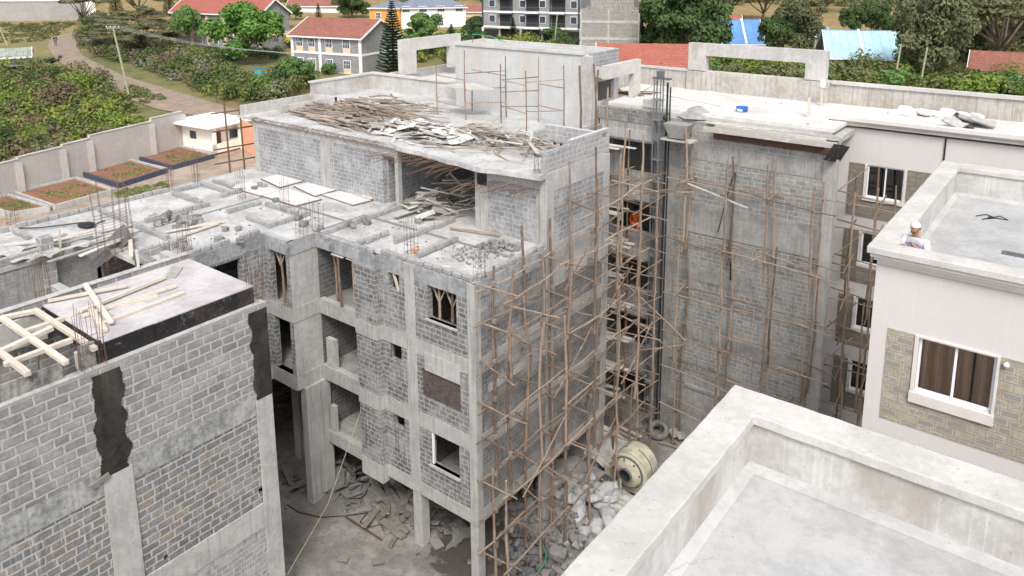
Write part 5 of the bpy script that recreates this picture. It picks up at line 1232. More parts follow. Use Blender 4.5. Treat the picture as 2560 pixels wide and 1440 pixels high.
b = MB(); b.box(-14.99,-12.99,27.25,27.33,1.40,1.48); part('hood_rim', MB().lathe((c[0],c[1]+.06,c[2]), [(1.02,0),(1.06,0),(1.06,.06),(1.02,.06)], 30, 'y'), m_mixer, MX)
b = MB(); b.box(-15.0,-13.0,27.3,28.6,.35,.5); part('chassis', b, m_mixer, MX)
for x in (-14.8,-13.2):
    for y in (27.4,28.4): part('leg', MB().box(x-.06,x+.06,y-.06,y+.06,0,.36), m_mixer, MX)
b = MB(); b.prism([(-14.35,26.4),(-13.5,26.35),(-13.35,27.0),(-14.5,27.0)], .42, .47); b.beam((-14.3,26.8,.45),(-14.25,26.85,1.2),.5,.05); part('discharge_chute', b, m_mixer, MX)
part('side_board', MB().box(-14.4,-13.6,26.2,26.4,.25,.4), m_ltst, MX)
part('motor_cover', MB().box(-15.5,-14.9,27.4,28.2,.4,1.2), m_mixer, MX, bev=.08)
MX.location += Vector((-.35,-.75,-.02)); MX.scale = (.86,.86,.86)
fw = thing('spoked_wheel', Vector((-15.25,26.3,.05)), 'grey spoked disc leaning at the left of the yellow mixer', 'wheel')
part('rim', MB().lathe((-15.25,26.3,.45), [(.3,-.04),(.38,-.04),(.38,.04),(.3,.04),(.3,-.04)], 22, 'y'), m_steel, fw); part('disc', MB().lathe((-15.25,26.3,.45), [(0,.0),(.31,.02)], 22, 'y'), m_debris, fw)
for i in range(4):
    a = i*math.pi/4; part('spoke', MB().beam((-15.25-math.cos(a)*.33,26.26,.45-math.sin(a)*.33),(-15.25+math.cos(a)*.33,26.26,.45+math.sin(a)*.33),.05,.04), m_steel, fw)
ty = thing('old_tyre', Vector((-15.35,31.3,0)), 'dusty grey tyre leaning by the tall block wall', 'tyre')
prof = [(.27,-.12),(.33,-.15),(.44,-.14),(.5,-.08),(.51,0),(.5,.08),(.44,.14),(.33,.15),(.27,.12),(.29,0),(.27,-.12)]
b = MB().lathe((0,0,0), prof, 26); Rm = Matrix.Rotation(R(28), 3, 'X') @ Matrix.Rotation(R(12), 3, 'Y'); b.v = [tuple(Rm @ Vector(v)+Vector((-15.35,31.3,.36))) for v in b.v]; part('tyre_body', b, m_rubber, ty, smooth=True)
b = MB(); 
for i in range(26):
    t_ = 2*math.pi*i/26; b.beam((.5*math.cos(t_),.5*math.sin(t_),-.08),(.5*math.cos(t_+.08),.5*math.sin(t_+.08),.08),.04,.03)
b.v = [tuple(Rm @ Vector(v)+Vector((-15.35,31.3,.36))) for v in b.v]; part('tread', b, m_rubber, ty)
def gpile(px_, py_, n, rx, ry, h, pl, nm, lab, cat, grp, **k):
    a = at(px_, py_, 'z', 0); heap(n, a.x, a.y, 0, rx, ry, h, pl, nm, lab, cat, grp, **k)
gpile(1310,1395,95,1.5,1.9,.45,P_stoned,'dark_stone','dark dressed block in the yard heap below the near scaffold end','stone','dark blocks below the scaffold', spread=2, sc=(.65,.95), tilt=.6, rot=.4)
gpile(1425,1350,80,1.5,2.0,.3,P_stone,'yard_stone','rough grey stone in the yard heap between sacks and dark blocks','stone','stones in the yard heap', spread=2, sc=(.5,1.0), tilt=.6, rot=.5)
gpile(1300,1225,34,1.2,1.6,.3,P_stone,'yard_stone','stone lying under the building edge behind the scaffold poles','stone','stones under the building edge', spread=2, sc=(.7,1.5), tilt=.6)
gpile(1490,1255,34,1.3,2.1,.8,P_sack,'cement_sack','crumpled whitish sack in the yard pile left of the mixer','sack','sacks in the yard', spread=2, sc=(.8,1.25), tilt=.5, rot=.3)
gpile(1420,1215,14,1.2,1.2,.3,P_sack,'cement_sack','dusty sack lying behind the scaffold poles near the building edge','sack','sacks near the building edge', spread=2, sc=(.7,1.0), tilt=.4)
gpile(1290,1300,70,3,3,.05,P_chip,'rubble_chip','small rubble chip scattered under the side scaffold','stone','chips under the side scaffold', spread=2, sc=(.6,1.6), tilt=.6)
place(P_stone[2], 'pale_stone', at(1395,1385,'z',.4), (.3,.2,.4), 1.9, 'large pale rough stone right of the dark block heap', 'stone', None)
place(P_sheet[1], 'leaning_sheet', at(1520,1120,'z',.9), (.7,.5,.6), (2.2,2.4,1), 'large grey-green sheet leaning behind the mixer', 'sheet', None)
place(P_sheet[2], 'plastic_sheet', at(1430,1165,'z',.3), (.15,.2,1.1), (3.6,1.8,2.), 'bluish plastic sheet at the building edge under the scaffold', 'sheet', None).data.materials[0] = m_debris
for i, (p, q) in enumerate((((1535,1060),(1603,1092)),((1525,1068),(1590,1100)),((1645,1105),(1700,1120)),((1680,1095),(1695,1115)))):
    a = at(*p,'z',.5 if i < 2 else .1); c_ = at(*q,'z',.4 if i < 2 else .15); single('timber_plank', MB().beam(a,c_,.16 if i < 2 else .07,.06).jitter(.01,rnd), m_ltst if i < 2 else m_stick, ['pale plank on trestle rubble behind the mixer, upper','pale plank on trestle rubble behind the mixer, lower','thin stick lying on the dark ground before the tyre','short crossed timber right of the tyre'][i], 'plank')
for p, s_ in (((1690,1083),.7),((1705,1090),.6)): place(P_sheet[3], 'cloth_scrap', at(*p,'z',.25), (.5,.2,1), (s_,s_,2), 'pale crumpled scrap right of the tyre', 'scrap', 'scraps by the tyre')
# debris under the building
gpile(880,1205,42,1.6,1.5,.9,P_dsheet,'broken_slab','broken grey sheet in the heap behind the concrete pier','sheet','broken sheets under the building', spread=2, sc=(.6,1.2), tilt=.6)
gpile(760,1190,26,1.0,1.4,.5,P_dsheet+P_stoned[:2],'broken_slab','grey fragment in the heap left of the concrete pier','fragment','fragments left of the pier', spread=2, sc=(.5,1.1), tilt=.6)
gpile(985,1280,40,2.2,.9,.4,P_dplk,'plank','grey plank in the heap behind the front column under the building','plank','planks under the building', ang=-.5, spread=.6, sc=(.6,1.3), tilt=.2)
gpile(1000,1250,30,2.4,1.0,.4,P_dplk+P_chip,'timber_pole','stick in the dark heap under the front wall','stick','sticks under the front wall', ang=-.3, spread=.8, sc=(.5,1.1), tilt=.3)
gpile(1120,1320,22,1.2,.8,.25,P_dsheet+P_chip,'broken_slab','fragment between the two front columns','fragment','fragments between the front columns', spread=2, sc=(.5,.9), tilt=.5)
gpile(900,1300,60,4,2.6,.02,P_chip,'rubble_chip','tiny chip on the open yard ground','stone','chips on the yard ground', spread=2, sc=(.25,.8), tilt=.6)
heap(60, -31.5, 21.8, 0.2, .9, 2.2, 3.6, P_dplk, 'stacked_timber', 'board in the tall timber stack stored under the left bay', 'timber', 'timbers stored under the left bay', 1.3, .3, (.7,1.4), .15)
for i, (p, q, w, lb) in enumerate((((905,1225),(1020,1330),.22,'long wide board lying across the debris under the front wall'),((955,1300),(1010,1345),.3,'short wide board end beside the long one'),((862,1290),(955,1350),.06,'thin rusty angle bar lying on the yard ground'),((1075,1335),(1100,1370),.4,'square flat slab right of the front column'),((930,1405),(960,1400),.35,'small pale slab on the open yard'),((845,1395),(870,1400),.25,'small pale chip board on the open yard'))):
    single('yard_board', MB().beam(at(*p,'z',.15),at(*q,'z',.1),w,.05).jitter(.01,rnd), m_brown if i == 2 else m_dplank, lb, 'board')
single('black_cable', MB().tube([at(*p,'z',.04) for p in ((718,1262),(745,1280),(800,1293),(860,1290),(920,1282),(910,1292),(900,1305),(925,1318),(960,1308),(990,1300),(960,1330),(950,1300),(985,1285),(1030,1290))], .022, 5), m_cable, 'black cable looping over the yard ground by the debris', 'cable')
single('yellow_rope', MB().tube([(-22.2,18.5,5.2),at(820,1260,'y',16.6),at(719,1436,'x',-20.7)], .010, 4), plain('rope', (.45,.42,.26)), 'thin yellowish rope running slantwise down to the near wing', 'rope')
single('green_hose', MB().tube([at(*p,'z',.45) for p in ((1343,1340),(1355,1362),(1367,1385),(1362,1408),(1345,1430),(1330,1445))], .02, 6), m_green, 'green hose curling over the dark block heap', 'hose')
single('overhead_cable', MB().tube([at(1835,432,'y',32.2),at(1815,500,'y',32.1),at(1795,580,'y',32.15)], .02, 5), m_cable, 'black cable hanging on the tall block wall from a hole', 'cable')
single('black_hose', MB().tube([at(1838,432,'y',32.15),at(1832,520,'y',32.1),at(1828,600,'y',32.15),at(1826,700,'y',32.15)], .035, 5), m_cable, 'black hose hanging straight down the tall block wall', 'hose')
# green cord loops on the tank house
single('green_string', MB().tube([at(1180,120,'z',18.2),at(1182,85,'y',32.2),at(1225,90,'y',33.2),at(1265,106,'y',33.6)], .025, 5), m_green, 'green cord strung above the left end of the tank house', 'cord')
# street side scaffold pole left of the raised storey
SP = thing('scaffold_frame', at(618,425,'z',12)+Vector((-1.2,.8,0)), 'thin dark pole frame at the left end of the raised storey', 'scaffold'); p = SP.location
for dy in (0,.9): part('standard', MB().tube([(p.x-.2,p.y-dy,4),(p.x-.35,p.y-dy,15.6)],.05,6), m_rust, SP)
for z in (13.0,14.0,15.0,12.2): part('ledger', MB().tube([(p.x-.6,p.y-1.6,z),(p.x-.2,p.y+.9,z)],.04,6), m_rust, SP)
# ================================================================ vegetation
def rs(r):
    while True:
        v = Vector((r.uniform(-1,1), r.uniform(-1,1), r.uniform(-1,1)))
        if .05 < v.length < 1: return v.normalized()
def leaves(mb, lobes, n, size, r, up=.35, fill=.25, asp=1.7):
    tot = sum(l[3]**2 for l in lobes); cum = []; c = 0
    for l in lobes: c += l[3]**2/tot; cum.append(c)
    for _ in range(n):
        t = r.random(); i = 0
        while cum[i] < t and i < len(lobes)-1: i += 1
        x, y, z, R0, fl = lobes[i]; d = rs(r)
        if d.z < -.3 and r.random() < .6: d.z *= -1
        rr = R0*(r.uniform(.78,1.1) if r.random() > fill else r.uniform(.3,.9))
        p = Vector((x+d.x*rr, y+d.y*rr, z+d.z*rr*fl))
        nn = (d+Vector((0,0,up))+rs(r)*.8).normalized(); a = nn.orthogonal().normalized(); a = (Matrix.Rotation(r.uniform(0,6.28),3,nn) @ a); b = nn.cross(a)
        s = size*r.uniform(.6,1.35); a = a*s*asp*.5; b = b*s*.5; k = len(mb.v)
        mb.v += [tuple(p-a), tuple(p+b*.9), tuple(p+a), tuple(p-b*.9)]; mb.f.append((k,k+1,k+2,k+3)); mb.m.append(0)
def limbs(mb, pts, r, rg, base=Vector((0,0,0)), fork=None):
    f = fork or Vector((0,0,pts[0][2]*.4))
    mb.stick(base, f, r, rg, 7, 4, .03, .75)
    for p in pts: mb.stick(f, p, r*.55, rg, 5, 4, .06, .35)
lv = random.Random(11)
L_dark = leafmat('dark_green_leaves', (0.045,0.090,0.030), (0.083,0.143,0.045), (0.150,0.225,0.075)); L_mid = leafmat('mid_green_leaves', (0.068,0.143,0.038), (0.128,0.232,0.068), (0.225,0.345,0.105))
L_bri = leafmat('bright_green_leaves', (0.068,0.176,0.030), (0.135,0.284,0.054), (0.257,0.432,0.095)); L_oli = leafmat('olive_leaves', (0.080,0.094,0.041), (0.145,0.160,0.072), (0.232,0.246,0.131))
L_aca = leafmat('acacia_leaves', (0.088,0.101,0.047), (0.162,0.162,0.074), (0.230,0.216,0.108)); L_pin = leafmat('pine_needles', (0.028,0.063,0.025), (0.049,0.098,0.035), (0.098,0.154,0.056))
L_thi = leafmat('thicket_leaves', (.09,.135,.03), (.20,.24,.05), (.34,.34,.09), .22, .3, .4); L_hed = leafmat('hedge_leaves', (.08,.105,.04), (.16,.185,.065), (.27,.24,.12), .3, .25, .4)
L_yel = leafmat('yellow_leaves', (.35,.33,.02), (.5,.45,.03), (.6,.55,.08)); L_yuc = leafmat('yucca_leaves', (.04,.085,.035), (.07,.13,.05))
L_gar = leafmat('weeds', (.12,.16,.05), (.20,.24,.08))
m_bark = plain('bark', (.17,.14,.11), .95, .5, 3)
def mk_broad(nl, n, H, Wd, size, seed, fl=.8):
    r = random.Random(seed); L = []; pts = []
    for i in range(nl):
        t = i/nl*6.28+r.uniform(-.4,.4); q = r.uniform(.15,1)**.6*Wd*.5; z = H*(.26+.62*r.random()**.8)*(1-.10*q/(Wd*.5))
        R0 = Wd*r.uniform(.09,.22); L.append((math.cos(t)*q, math.sin(t)*q, z, R0, fl)); pts.append(Vector((math.cos(t)*q*.7, math.sin(t)*q*.7, z-R0*.3)))
    L.append((0,0,H*.8,Wd*.22,fl)); L.append((r.uniform(-.1,.1)*Wd,0,H*.55,Wd*.25,fl)); c = MB(); leaves(c, L, n, size, r); t = MB(); limbs(t, pts[::2]+[Vector((0,0,H*.75))], H*.035, r, fork=Vector((0,0,H*.28)))
    return c, t
def mk_acacia(n, H, Wd, size, seed):
    r = random.Random(seed); L = []; pts = []
    for i in range(11):
        t = r.uniform(0,6.28); q = r.uniform(.1,1)**.5*Wd*.42; z = H*r.uniform(.66,.93); L.append((math.cos(t)*q, math.sin(t)*q, z, Wd*r.uniform(.12,.2), .2)); pts.append(Vector((math.cos(t)*q*.8, math.sin(t)*q*.8, z-.2)))
    c = MB(); leaves(c, L, n, size, r, .9, .4); t = MB(); limbs(t, pts, H*.035, r, fork=Vector((.1*H,0,H*.22))); return c, t
def mk_pine(n, H, seed):
    r = random.Random(seed); c = MB(); k = 0; z = H*.08
    while z < H*.98:
        q = (1-z/H)**.85*H*.25+.1; m_ = 7
        for i in range(m_):
            a = i/m_*6.28+k*.5+r.uniform(-.15,.15); e = Vector((math.cos(a)*q, math.sin(a)*q, z+q*.12)); s0 = Vector((0,0,z)); nn = int(10+q*22)
            for j in range(nn):
                u = (j+.5)/nn; p = s0.lerp(e,u)+Vector((0,0,-.12*q*math.sin(u*3.1))); d = (e-s0).normalized(); sd = d.cross(Vector((0,0,1))); w = .16+.14*(1-u); h = r.uniform(.05,.22)
                b0 = len(c.v); sg = 1 if j % 2 else -1; tip = p+sd*w*sg*r.uniform(.8,1.4)+Vector((0,0,h)); c.v += [tuple(p-d*.09), tuple(p+d*.09), tuple(tip+d*.08), tuple(tip-d*.05)]; c.f.append((b0,b0+1,b0+2,b0+3)); c.m.append(0)
        z += H*.042*(1.1-.5*z/H); k += 1
    t = MB().tube([(0,0,0),(0,0,H*.5),(0,0,H)],[H*.02,H*.012,.02],7); return c, t
def mk_bush(n, Wd, H, size, seed):
    r = random.Random(seed); L = []
    for i in range(7): L.append((r.uniform(-.5,.5)*Wd*.7, r.uniform(-.5,.5)*Wd*.7, H*r.uniform(.25,.65), Wd*r.uniform(.18,.3), .8*H/Wd*1.2))
    c = MB(); leaves(c, L, n, size, r); t = MB()
    for i in range(4): t.stick((0,0,0), (r.uniform(-.3,.3)*Wd, r.uniform(-.3,.3)*Wd, H*.6), .04, r, 5, 3, .05, .4)
    return c, t
def proto(cm, tm, mat, H, name):
    c, t = cm, tm; return (c.mesh(name+'_crown', mat), t.mesh(name+'_trunk', m_bark), H)
PT = {
 'broad': [proto(*mk_broad(20,7000,8,7.5,.34,s), L_mid, 8, 'broad') for s in (1,2)], 'bright': [proto(*mk_broad(22,8500,9,8.5,.33,3), L_bri, 9, 'bright')], 'dark': [proto(*mk_broad(24,9000,9,8,.34,s), L_dark, 9, 'dark') for s in (4,5)],
 'olive': [proto(*mk_broad(26,10000,11,10,.34,s), L_oli, 11, 'olive') for s in (6,7)], 'acacia': [proto(*mk_acacia(6000,8,13,.30,s), L_aca, 8, 'acacia') for s in (8,9,10)], 'pine': [proto(*mk_pine(0,11,12), L_pin, 11, 'pine')],
 'bush': [proto(*mk_bush(1500,3.2,2.6,.24,s), L_mid, 2.6, 'bush') for s in (13,14)], 'hedge': [proto(*mk_bush(1500,3.4,2.4,.24,s), L_hed, 2.4, 'hedge') for s in (15,16)], 'darkbush': [proto(*mk_bush(1900,4,3,.24,s), L_dark, 3, 'dbush') for s in (17,)],
 'yellow': [proto(*mk_bush(700,2.4,1.2,.2,18), L_yel, 1.2, 'ybush')],
}
def tree(kind, px_, base, top, label, grp=None, w=1., nm='tree', cat='tree'):
    p = gp(px_, base); p.z = hgt(p.x, p.y); d = dep(p); H = (base-top)*d/FOC/.97; c, t, H0 = rnd.choice(PT[kind]); s = H/H0
    o = thing(nm, p-Vector((0,0,.1)), label, cat, grp); o.scale = (s*w, s*w, s); o.rotation_euler[2] = rnd.uniform(0,6.28)
    a = bpy.data.objects.new('crown', c); link(a, o); b = bpy.data.objects.new('trunk', t); link(b, o); return o
tree('bright',618,160,5,'bright green spreading tree in the garden before the tiled house at the left')
tree('broad',472,120,12,'slender green tree before the left end of the tiled peach house',w=.6)
for x, b_, t_, lb in ((985,188,8,'tall dark tiered conifer right of the tiled house with white gable'),(1130,160,62,'small tiered conifer behind the left roof frame'),(1283,110,44,'small tiered conifer before the grey apartment block'),(292,40,-40,'dark conifer among the trees behind the garden wall at top left'),(425,40,-35,'dark conifer left of the peach house roof'),(632,30,-30,'dark conifer behind the bright green tree'),(797,50,8,'thin young conifer behind the tiled roof with white gable')):
    tree('pine',x,b_,t_,lb,nm='conifer')
tree('broad',1055,115,30,'round feathery green tree right of the tall dark conifer',w=1.1); tree('broad',1030,150,85,'leafy tree behind the left roof frame',w=1.2); tree('broad',1100,135,80,'shrubby tree seen through the left roof frame',w=1.3)
tree('dark',880,45,-30,'dark tree beside the orange and white house',w=1.0); tree('dark',1190,95,40,'dark ivy-like tree left of the grey apartment block',w=1.4); tree('dark',1425,100,45,'dark tree right of the grey apartment block',w=1.2)
tree('dark',1715,150,-45,'large dark tree left of the blue metal roof',w=.95); tree('dark',1665,130,-10,'dark tree behind the old block tower',w=.9)
tree('olive',1990,150,-8,'tall leafy tree between the two blue roofs',w=.75); tree('dark',1940,150,38,'lighter leafy tree leaning on the tall one between the blue roofs',w=.8)
for x, b_, t_, lb in ((2127,95,14,'small round tree on the dry slope, left of three'),(2183,95,0,'small slim tree on the dry slope, middle of three'),(2222,105,38,'small tree on the dry slope behind the pale blue roof')): tree('dark',x,b_,t_,lb,w=.75)
tree('olive',2325,215,-30,'very large olive-green tree right of the pale blue roof',w=.78); tree('olive',2400,150,-20,'broad olive tree behind the very large one',w=.8)
for i, (x, b_, t_, lb) in enumerate(((1905,52,-30,'flat-topped thorn tree on the dry slope above the blue roof'),(1830,45,-40,'flat-topped thorn tree at the top edge above the dark tree'),(2060,30,-50,'flat-topped thorn tree at the top edge above the dry slope'),(2480,170,-30,'big flat-topped thorn tree at the right edge'),(2550,120,-40,'flat-topped thorn tree in the top right corner'),(2260,60,-40,'flat-topped thorn tree behind the olive tree'),(2380,60,-60,'flat-topped thorn tree far up the slope at right'))): tree('acacia',x,b_,t_,lb,'thorn trees on the slope',w=1.1)
for i, (x, b_, t_) in enumerate(((255,95,30),(310,115,40),(360,140,55),(300,150,75),(400,150,70),(430,110,35),(250,130,70),(365,90,15),(210,60,-20),(340,45,-35),(470,60,-30))):
    tree('acacia',x,b_,t_,'dark layered thorn tree in the roadside grove, crown reaching %s' % ('above the pole top' if t_ < 40 else 'just below the pole top' if t_ < 60 else 'down to the shrubs'),'thorn trees beside the road',w=1.0)
for i in range(34):
    x = 1540+i*31+rnd.uniform(-8,8)
    if 1700 < x < 1735: continue
    tree('hedge' if i % 2 else 'bush', x, 190+(x-1540)*.045+rnd.uniform(-6,6), 138+(x-1540)*.04+rnd.uniform(-12,12), 'leafy bush number %d from the left in the row behind the long finished roof' % (i+1), 'bushes behind the finished roof', 1.1, 'bush', 'bush')
for x, b_, t_, k, w_ in ((1850,150,112,'hedge',1.5),(735,225,140,'broad',1.),(755,215,165,'bush',1.2),(1000,120,95,'bush',1.5),(1150,130,60,'bush',.8),(1390,110,60,'darkbush',1.),(2440,215,180,'bush',1.),(2330,225,190,'bush',1.3),(820,185,150,'bush',1.),(510,75,40,'bush',1.),(700,70,20,'broad',1.2),(740,50,10,'broad',1.),(850,30,-10,'broad',1.),(2530,230,190,'olive',.8),(1790,50,0,'bush',1.2)):
    tree(k, x, b_, t_, 'green bush or small tree in the gardens, %s' % ('by the roof parapet at left' if x < 830 else 'before the grey apartment block' if x < 1450 else 'behind the finished roof' if x > 2000 else 'between the houses'), 'bushes between the houses', w_, 'bush', 'bush')
for x, b_, t_ in ((460,130,122),(745,118,85),(950,92,78),(700,115,95)):
    tree('yellow', x, b_, t_, 'bright yellow clipped bush in a garden', 'yellow garden bushes', 1.2, 'yellow_bush', 'bush')
# candelabra cacti
def cactus(px_, base, top, lab, n=9):
    p = gp(px_, base); p.z = hgt(p.x,p.y); d = dep(p); H = (base-top)*d/FOC; t = thing('tree_cactus', p, lab, 'cactus', 'candelabra cacti'); 
    for i in range(n):
        a = rnd.uniform(0,6.28); q = rnd.uniform(.1,.35)*H; part('cactus_arm', MB().tube([p,p+Vector((math.cos(a)*q,math.sin(a)*q,H*.3)),p+Vector((math.cos(a)*q*1.3,math.sin(a)*q*1.3,H*rnd.uniform(.7,1)))],[.16,.17,.10],6), L_pin, t)
for a in ((215,62,28),(232,72,25),(250,75,30),(690,112,62),(705,105,60),(1050,98,62),(1070,95,58)): cactus(*a, 'dark upright candelabra cactus', 8)
def yucca(px_, base, top, lab):
    p = gp(px_, base); p.z = hgt(p.x,p.y); H = (base-top)*dep(p)/FOC; b = MB()
    for k in range(5):
        c = p+Vector((rnd.uniform(-.5,.5)*H,rnd.uniform(-.5,.5)*H,H*rnd.uniform(.35,.65)))
        for i in range(60):
            d = rs(lv); d.z = abs(d.z)*.8; s_ = Vector((-d.y,d.x,0)); s_ = s_.normalized()*.06 if s_.length > .01 else Vector((.06,0,0)); L = H*rnd.uniform(.3,.45); n = len(b.v)
            b.v += [tuple(c-s_), tuple(c+s_), tuple(c+d*L)]; b.f.append((n,n+1,n+2)); b.m.append(0)
    single('yucca', b, L_yuc, lab, 'yucca', loc=p)
yucca(120,172,138,'spiky yucca plant beside the grey corrugated shed, left'); yucca(143,172,135,'spiky yucca plant nearer the road by the grey shed')
# mass vegetation
def inpoly(x, y, P):
    c = False; j = len(P)-1
    for i in range(len(P)):
        if (P[i][1] > y) != (P[j][1] > y) and x < (P[j][0]-P[i][0])*(y-P[i][1])/(P[j][1]-P[i][1])+P[i][0]: c = not c
        j = i
    return c
def thicket(name, poly, n, rr, per, size, mat, seed, flat=.75, lab='', cat='shrubs'):
    r = random.Random(seed); b = MB(); k = 0; W = [gp(*p) for p in poly]; W = [(w.x,w.y) for w in W]
    mats = mat if isinstance(mat, list) else [mat]
    X0 = min(w[0] for w in W); X1 = max(w[0] for w in W); Y0 = min(w[1] for w in W); Y1 = max(w[1] for w in W)
    while k < n:
        x, y = r.uniform(X0,X1), r.uniform(Y0,Y1)
        if not inpoly(x, y, W): continue
        v = noise.noise(Vector((x*.10,y*.10,seed*1.7))); R0 = r.uniform(*rr)*(.75+.9*max(0,v)+(.5 if r.random() < .12 else 0)); k += 1
        q = int(min(.999,max(0,.5+.75*noise.noise(Vector((x*.06+9,y*.06,seed)))+r.uniform(-.35,.35)))*len(mats)); m0 = len(b.m)
        L = [(x,y,hgt(x,y)+R0*flat*.5,R0,flat)]+[(x+r.uniform(-.6,.6)*R0,y+r.uniform(-.6,.6)*R0,hgt(x,y)+R0*flat*r.uniform(.5,1.1),R0*r.uniform(.35,.6),flat) for _ in range(3)]
        leaves(b, L, int(per*R0*R0), size, r, .4, .3)
        for i in range(m0, len(b.m)): b.m[i] = q
    return single(name, b, mats, lab, cat, None, 'stuff', loc=(W[0][0],W[0][1],hgt(*W[0])))
S1 = leafmat('shrub_bright', (.11,.18,.03), (.21,.29,.05), (.33,.38,.09), .6, .3); S2 = leafmat('shrub_dark', (.05,.095,.03), (.10,.15,.045), (.17,.22,.08), .6, .25)
S3 = leafmat('shrub_olive', (.11,.135,.045), (.19,.215,.07), (.28,.28,.11), .6, .3, .2); S4 = leafmat('shrub_yellowish', (.16,.20,.04), (.26,.30,.06), (.36,.37,.09), .6, .3); S5 = leafmat('shrub_brown', (.13,.10,.06), (.19,.15,.09), (.26,.19,.12), .6, .2); S6 = leafmat('shrub_grey', (.17,.18,.13), (.25,.25,.19), (.33,.32,.25), .6, .2)
thicket('shrub_thicket', [(-60,190),(120,180),(210,200),(290,235),(345,290),(352,318),(240,350),(60,402),(-60,425)], 330, (.7,1.8), 105, .25, [S2,S1,S3,S5,S4,S3,S1,S2], 21, .95, 'green shrub thicket on the open plot behind the boundary wall')
thicket('roadside_shrubs', [(205,85),(300,110),(420,135),(520,170),(620,215),(790,215),(720,255),(600,262),(520,240),(420,195),(330,165),(240,142),(205,120)], 330, (.8,1.8), 95, .25, [S2,S3,S5,S3,S1,S6,S2,S3], 22, 1.0, 'dense olive shrubs along the right side of the dirt road')
thicket('verge_weeds', [(330,215),(420,250),(360,262),(300,235)], 60, (.3,.7), 200, .2, L_hed, 23, .6, 'low weeds around the foot of the utility pole')
thicket('slope_grass', [(0,60),(190,55),(150,85),(110,105),(0,108)], 260, (.4,1.0), 60, .26, L_hed, 24, .35, 'rough low vegetation on the slope below the far garden wall')
thicket('hedge_row', [(500,135),(700,130),(705,150),(520,160)], 60, (.8,1.3), 110, .24, L_dark, 25, .9, 'dark clipped hedge before the houses')
thicket('wood_edge', [(1800,12),(2600,30),(2600,-40),(1800,-60)], 300, (2.0,4.0), 26, .6, [L_aca,S3,L_oli], 26, .6, 'thin thorn wood along the top of the dry slope','wood')
thicket('wood_edge', [(2350,150),(2600,170),(2600,20),(2300,10)], 260, (1.5,3.5), 34, .45, [L_oli,L_aca,S3], 27, .6, 'olive wood at the upper right beyond the red roof','wood')
thicket('wood_edge', [(600,8),(1500,8),(1500,-60),(600,-60)], 160, (2,4), 22, .6, L_dark, 28, .7, 'dark trees along the top edge behind the houses','wood')
thicket('garden_shrubs', [(1640,215),(2600,260),(2600,205),(2290,190),(1930,160),(1640,150)], 240, (.9,2.2), 70, .3, [S2,S3,S1,S3], 31, 1.0, 'shrubs and undergrowth filling the gardens behind the finished roof')
thicket('garden_shrubs', [(1000,170),(1150,150),(1450,130),(1450,112),(1150,112),(1000,135)], 90, (.8,1.8), 70, .3, [S2,S1,S4], 32, 1.0, 'shrubs between the conifer and the grey apartment block')
thicket('garden_shrubs', [(1640,110),(1800,120),(1800,70),(1640,60)], 60, (1.2,2.4), 60, .35, [S2,S3], 33, 1.0, 'shrubs beside the old block house')
thicket('garden_weeds', [(280,487),(345,470),(420,455),(420,470),(340,492),(300,500)], 90, (.15,.35), 700, .1, L_gar, 29, .5, 'green weeds beside the planting beds')

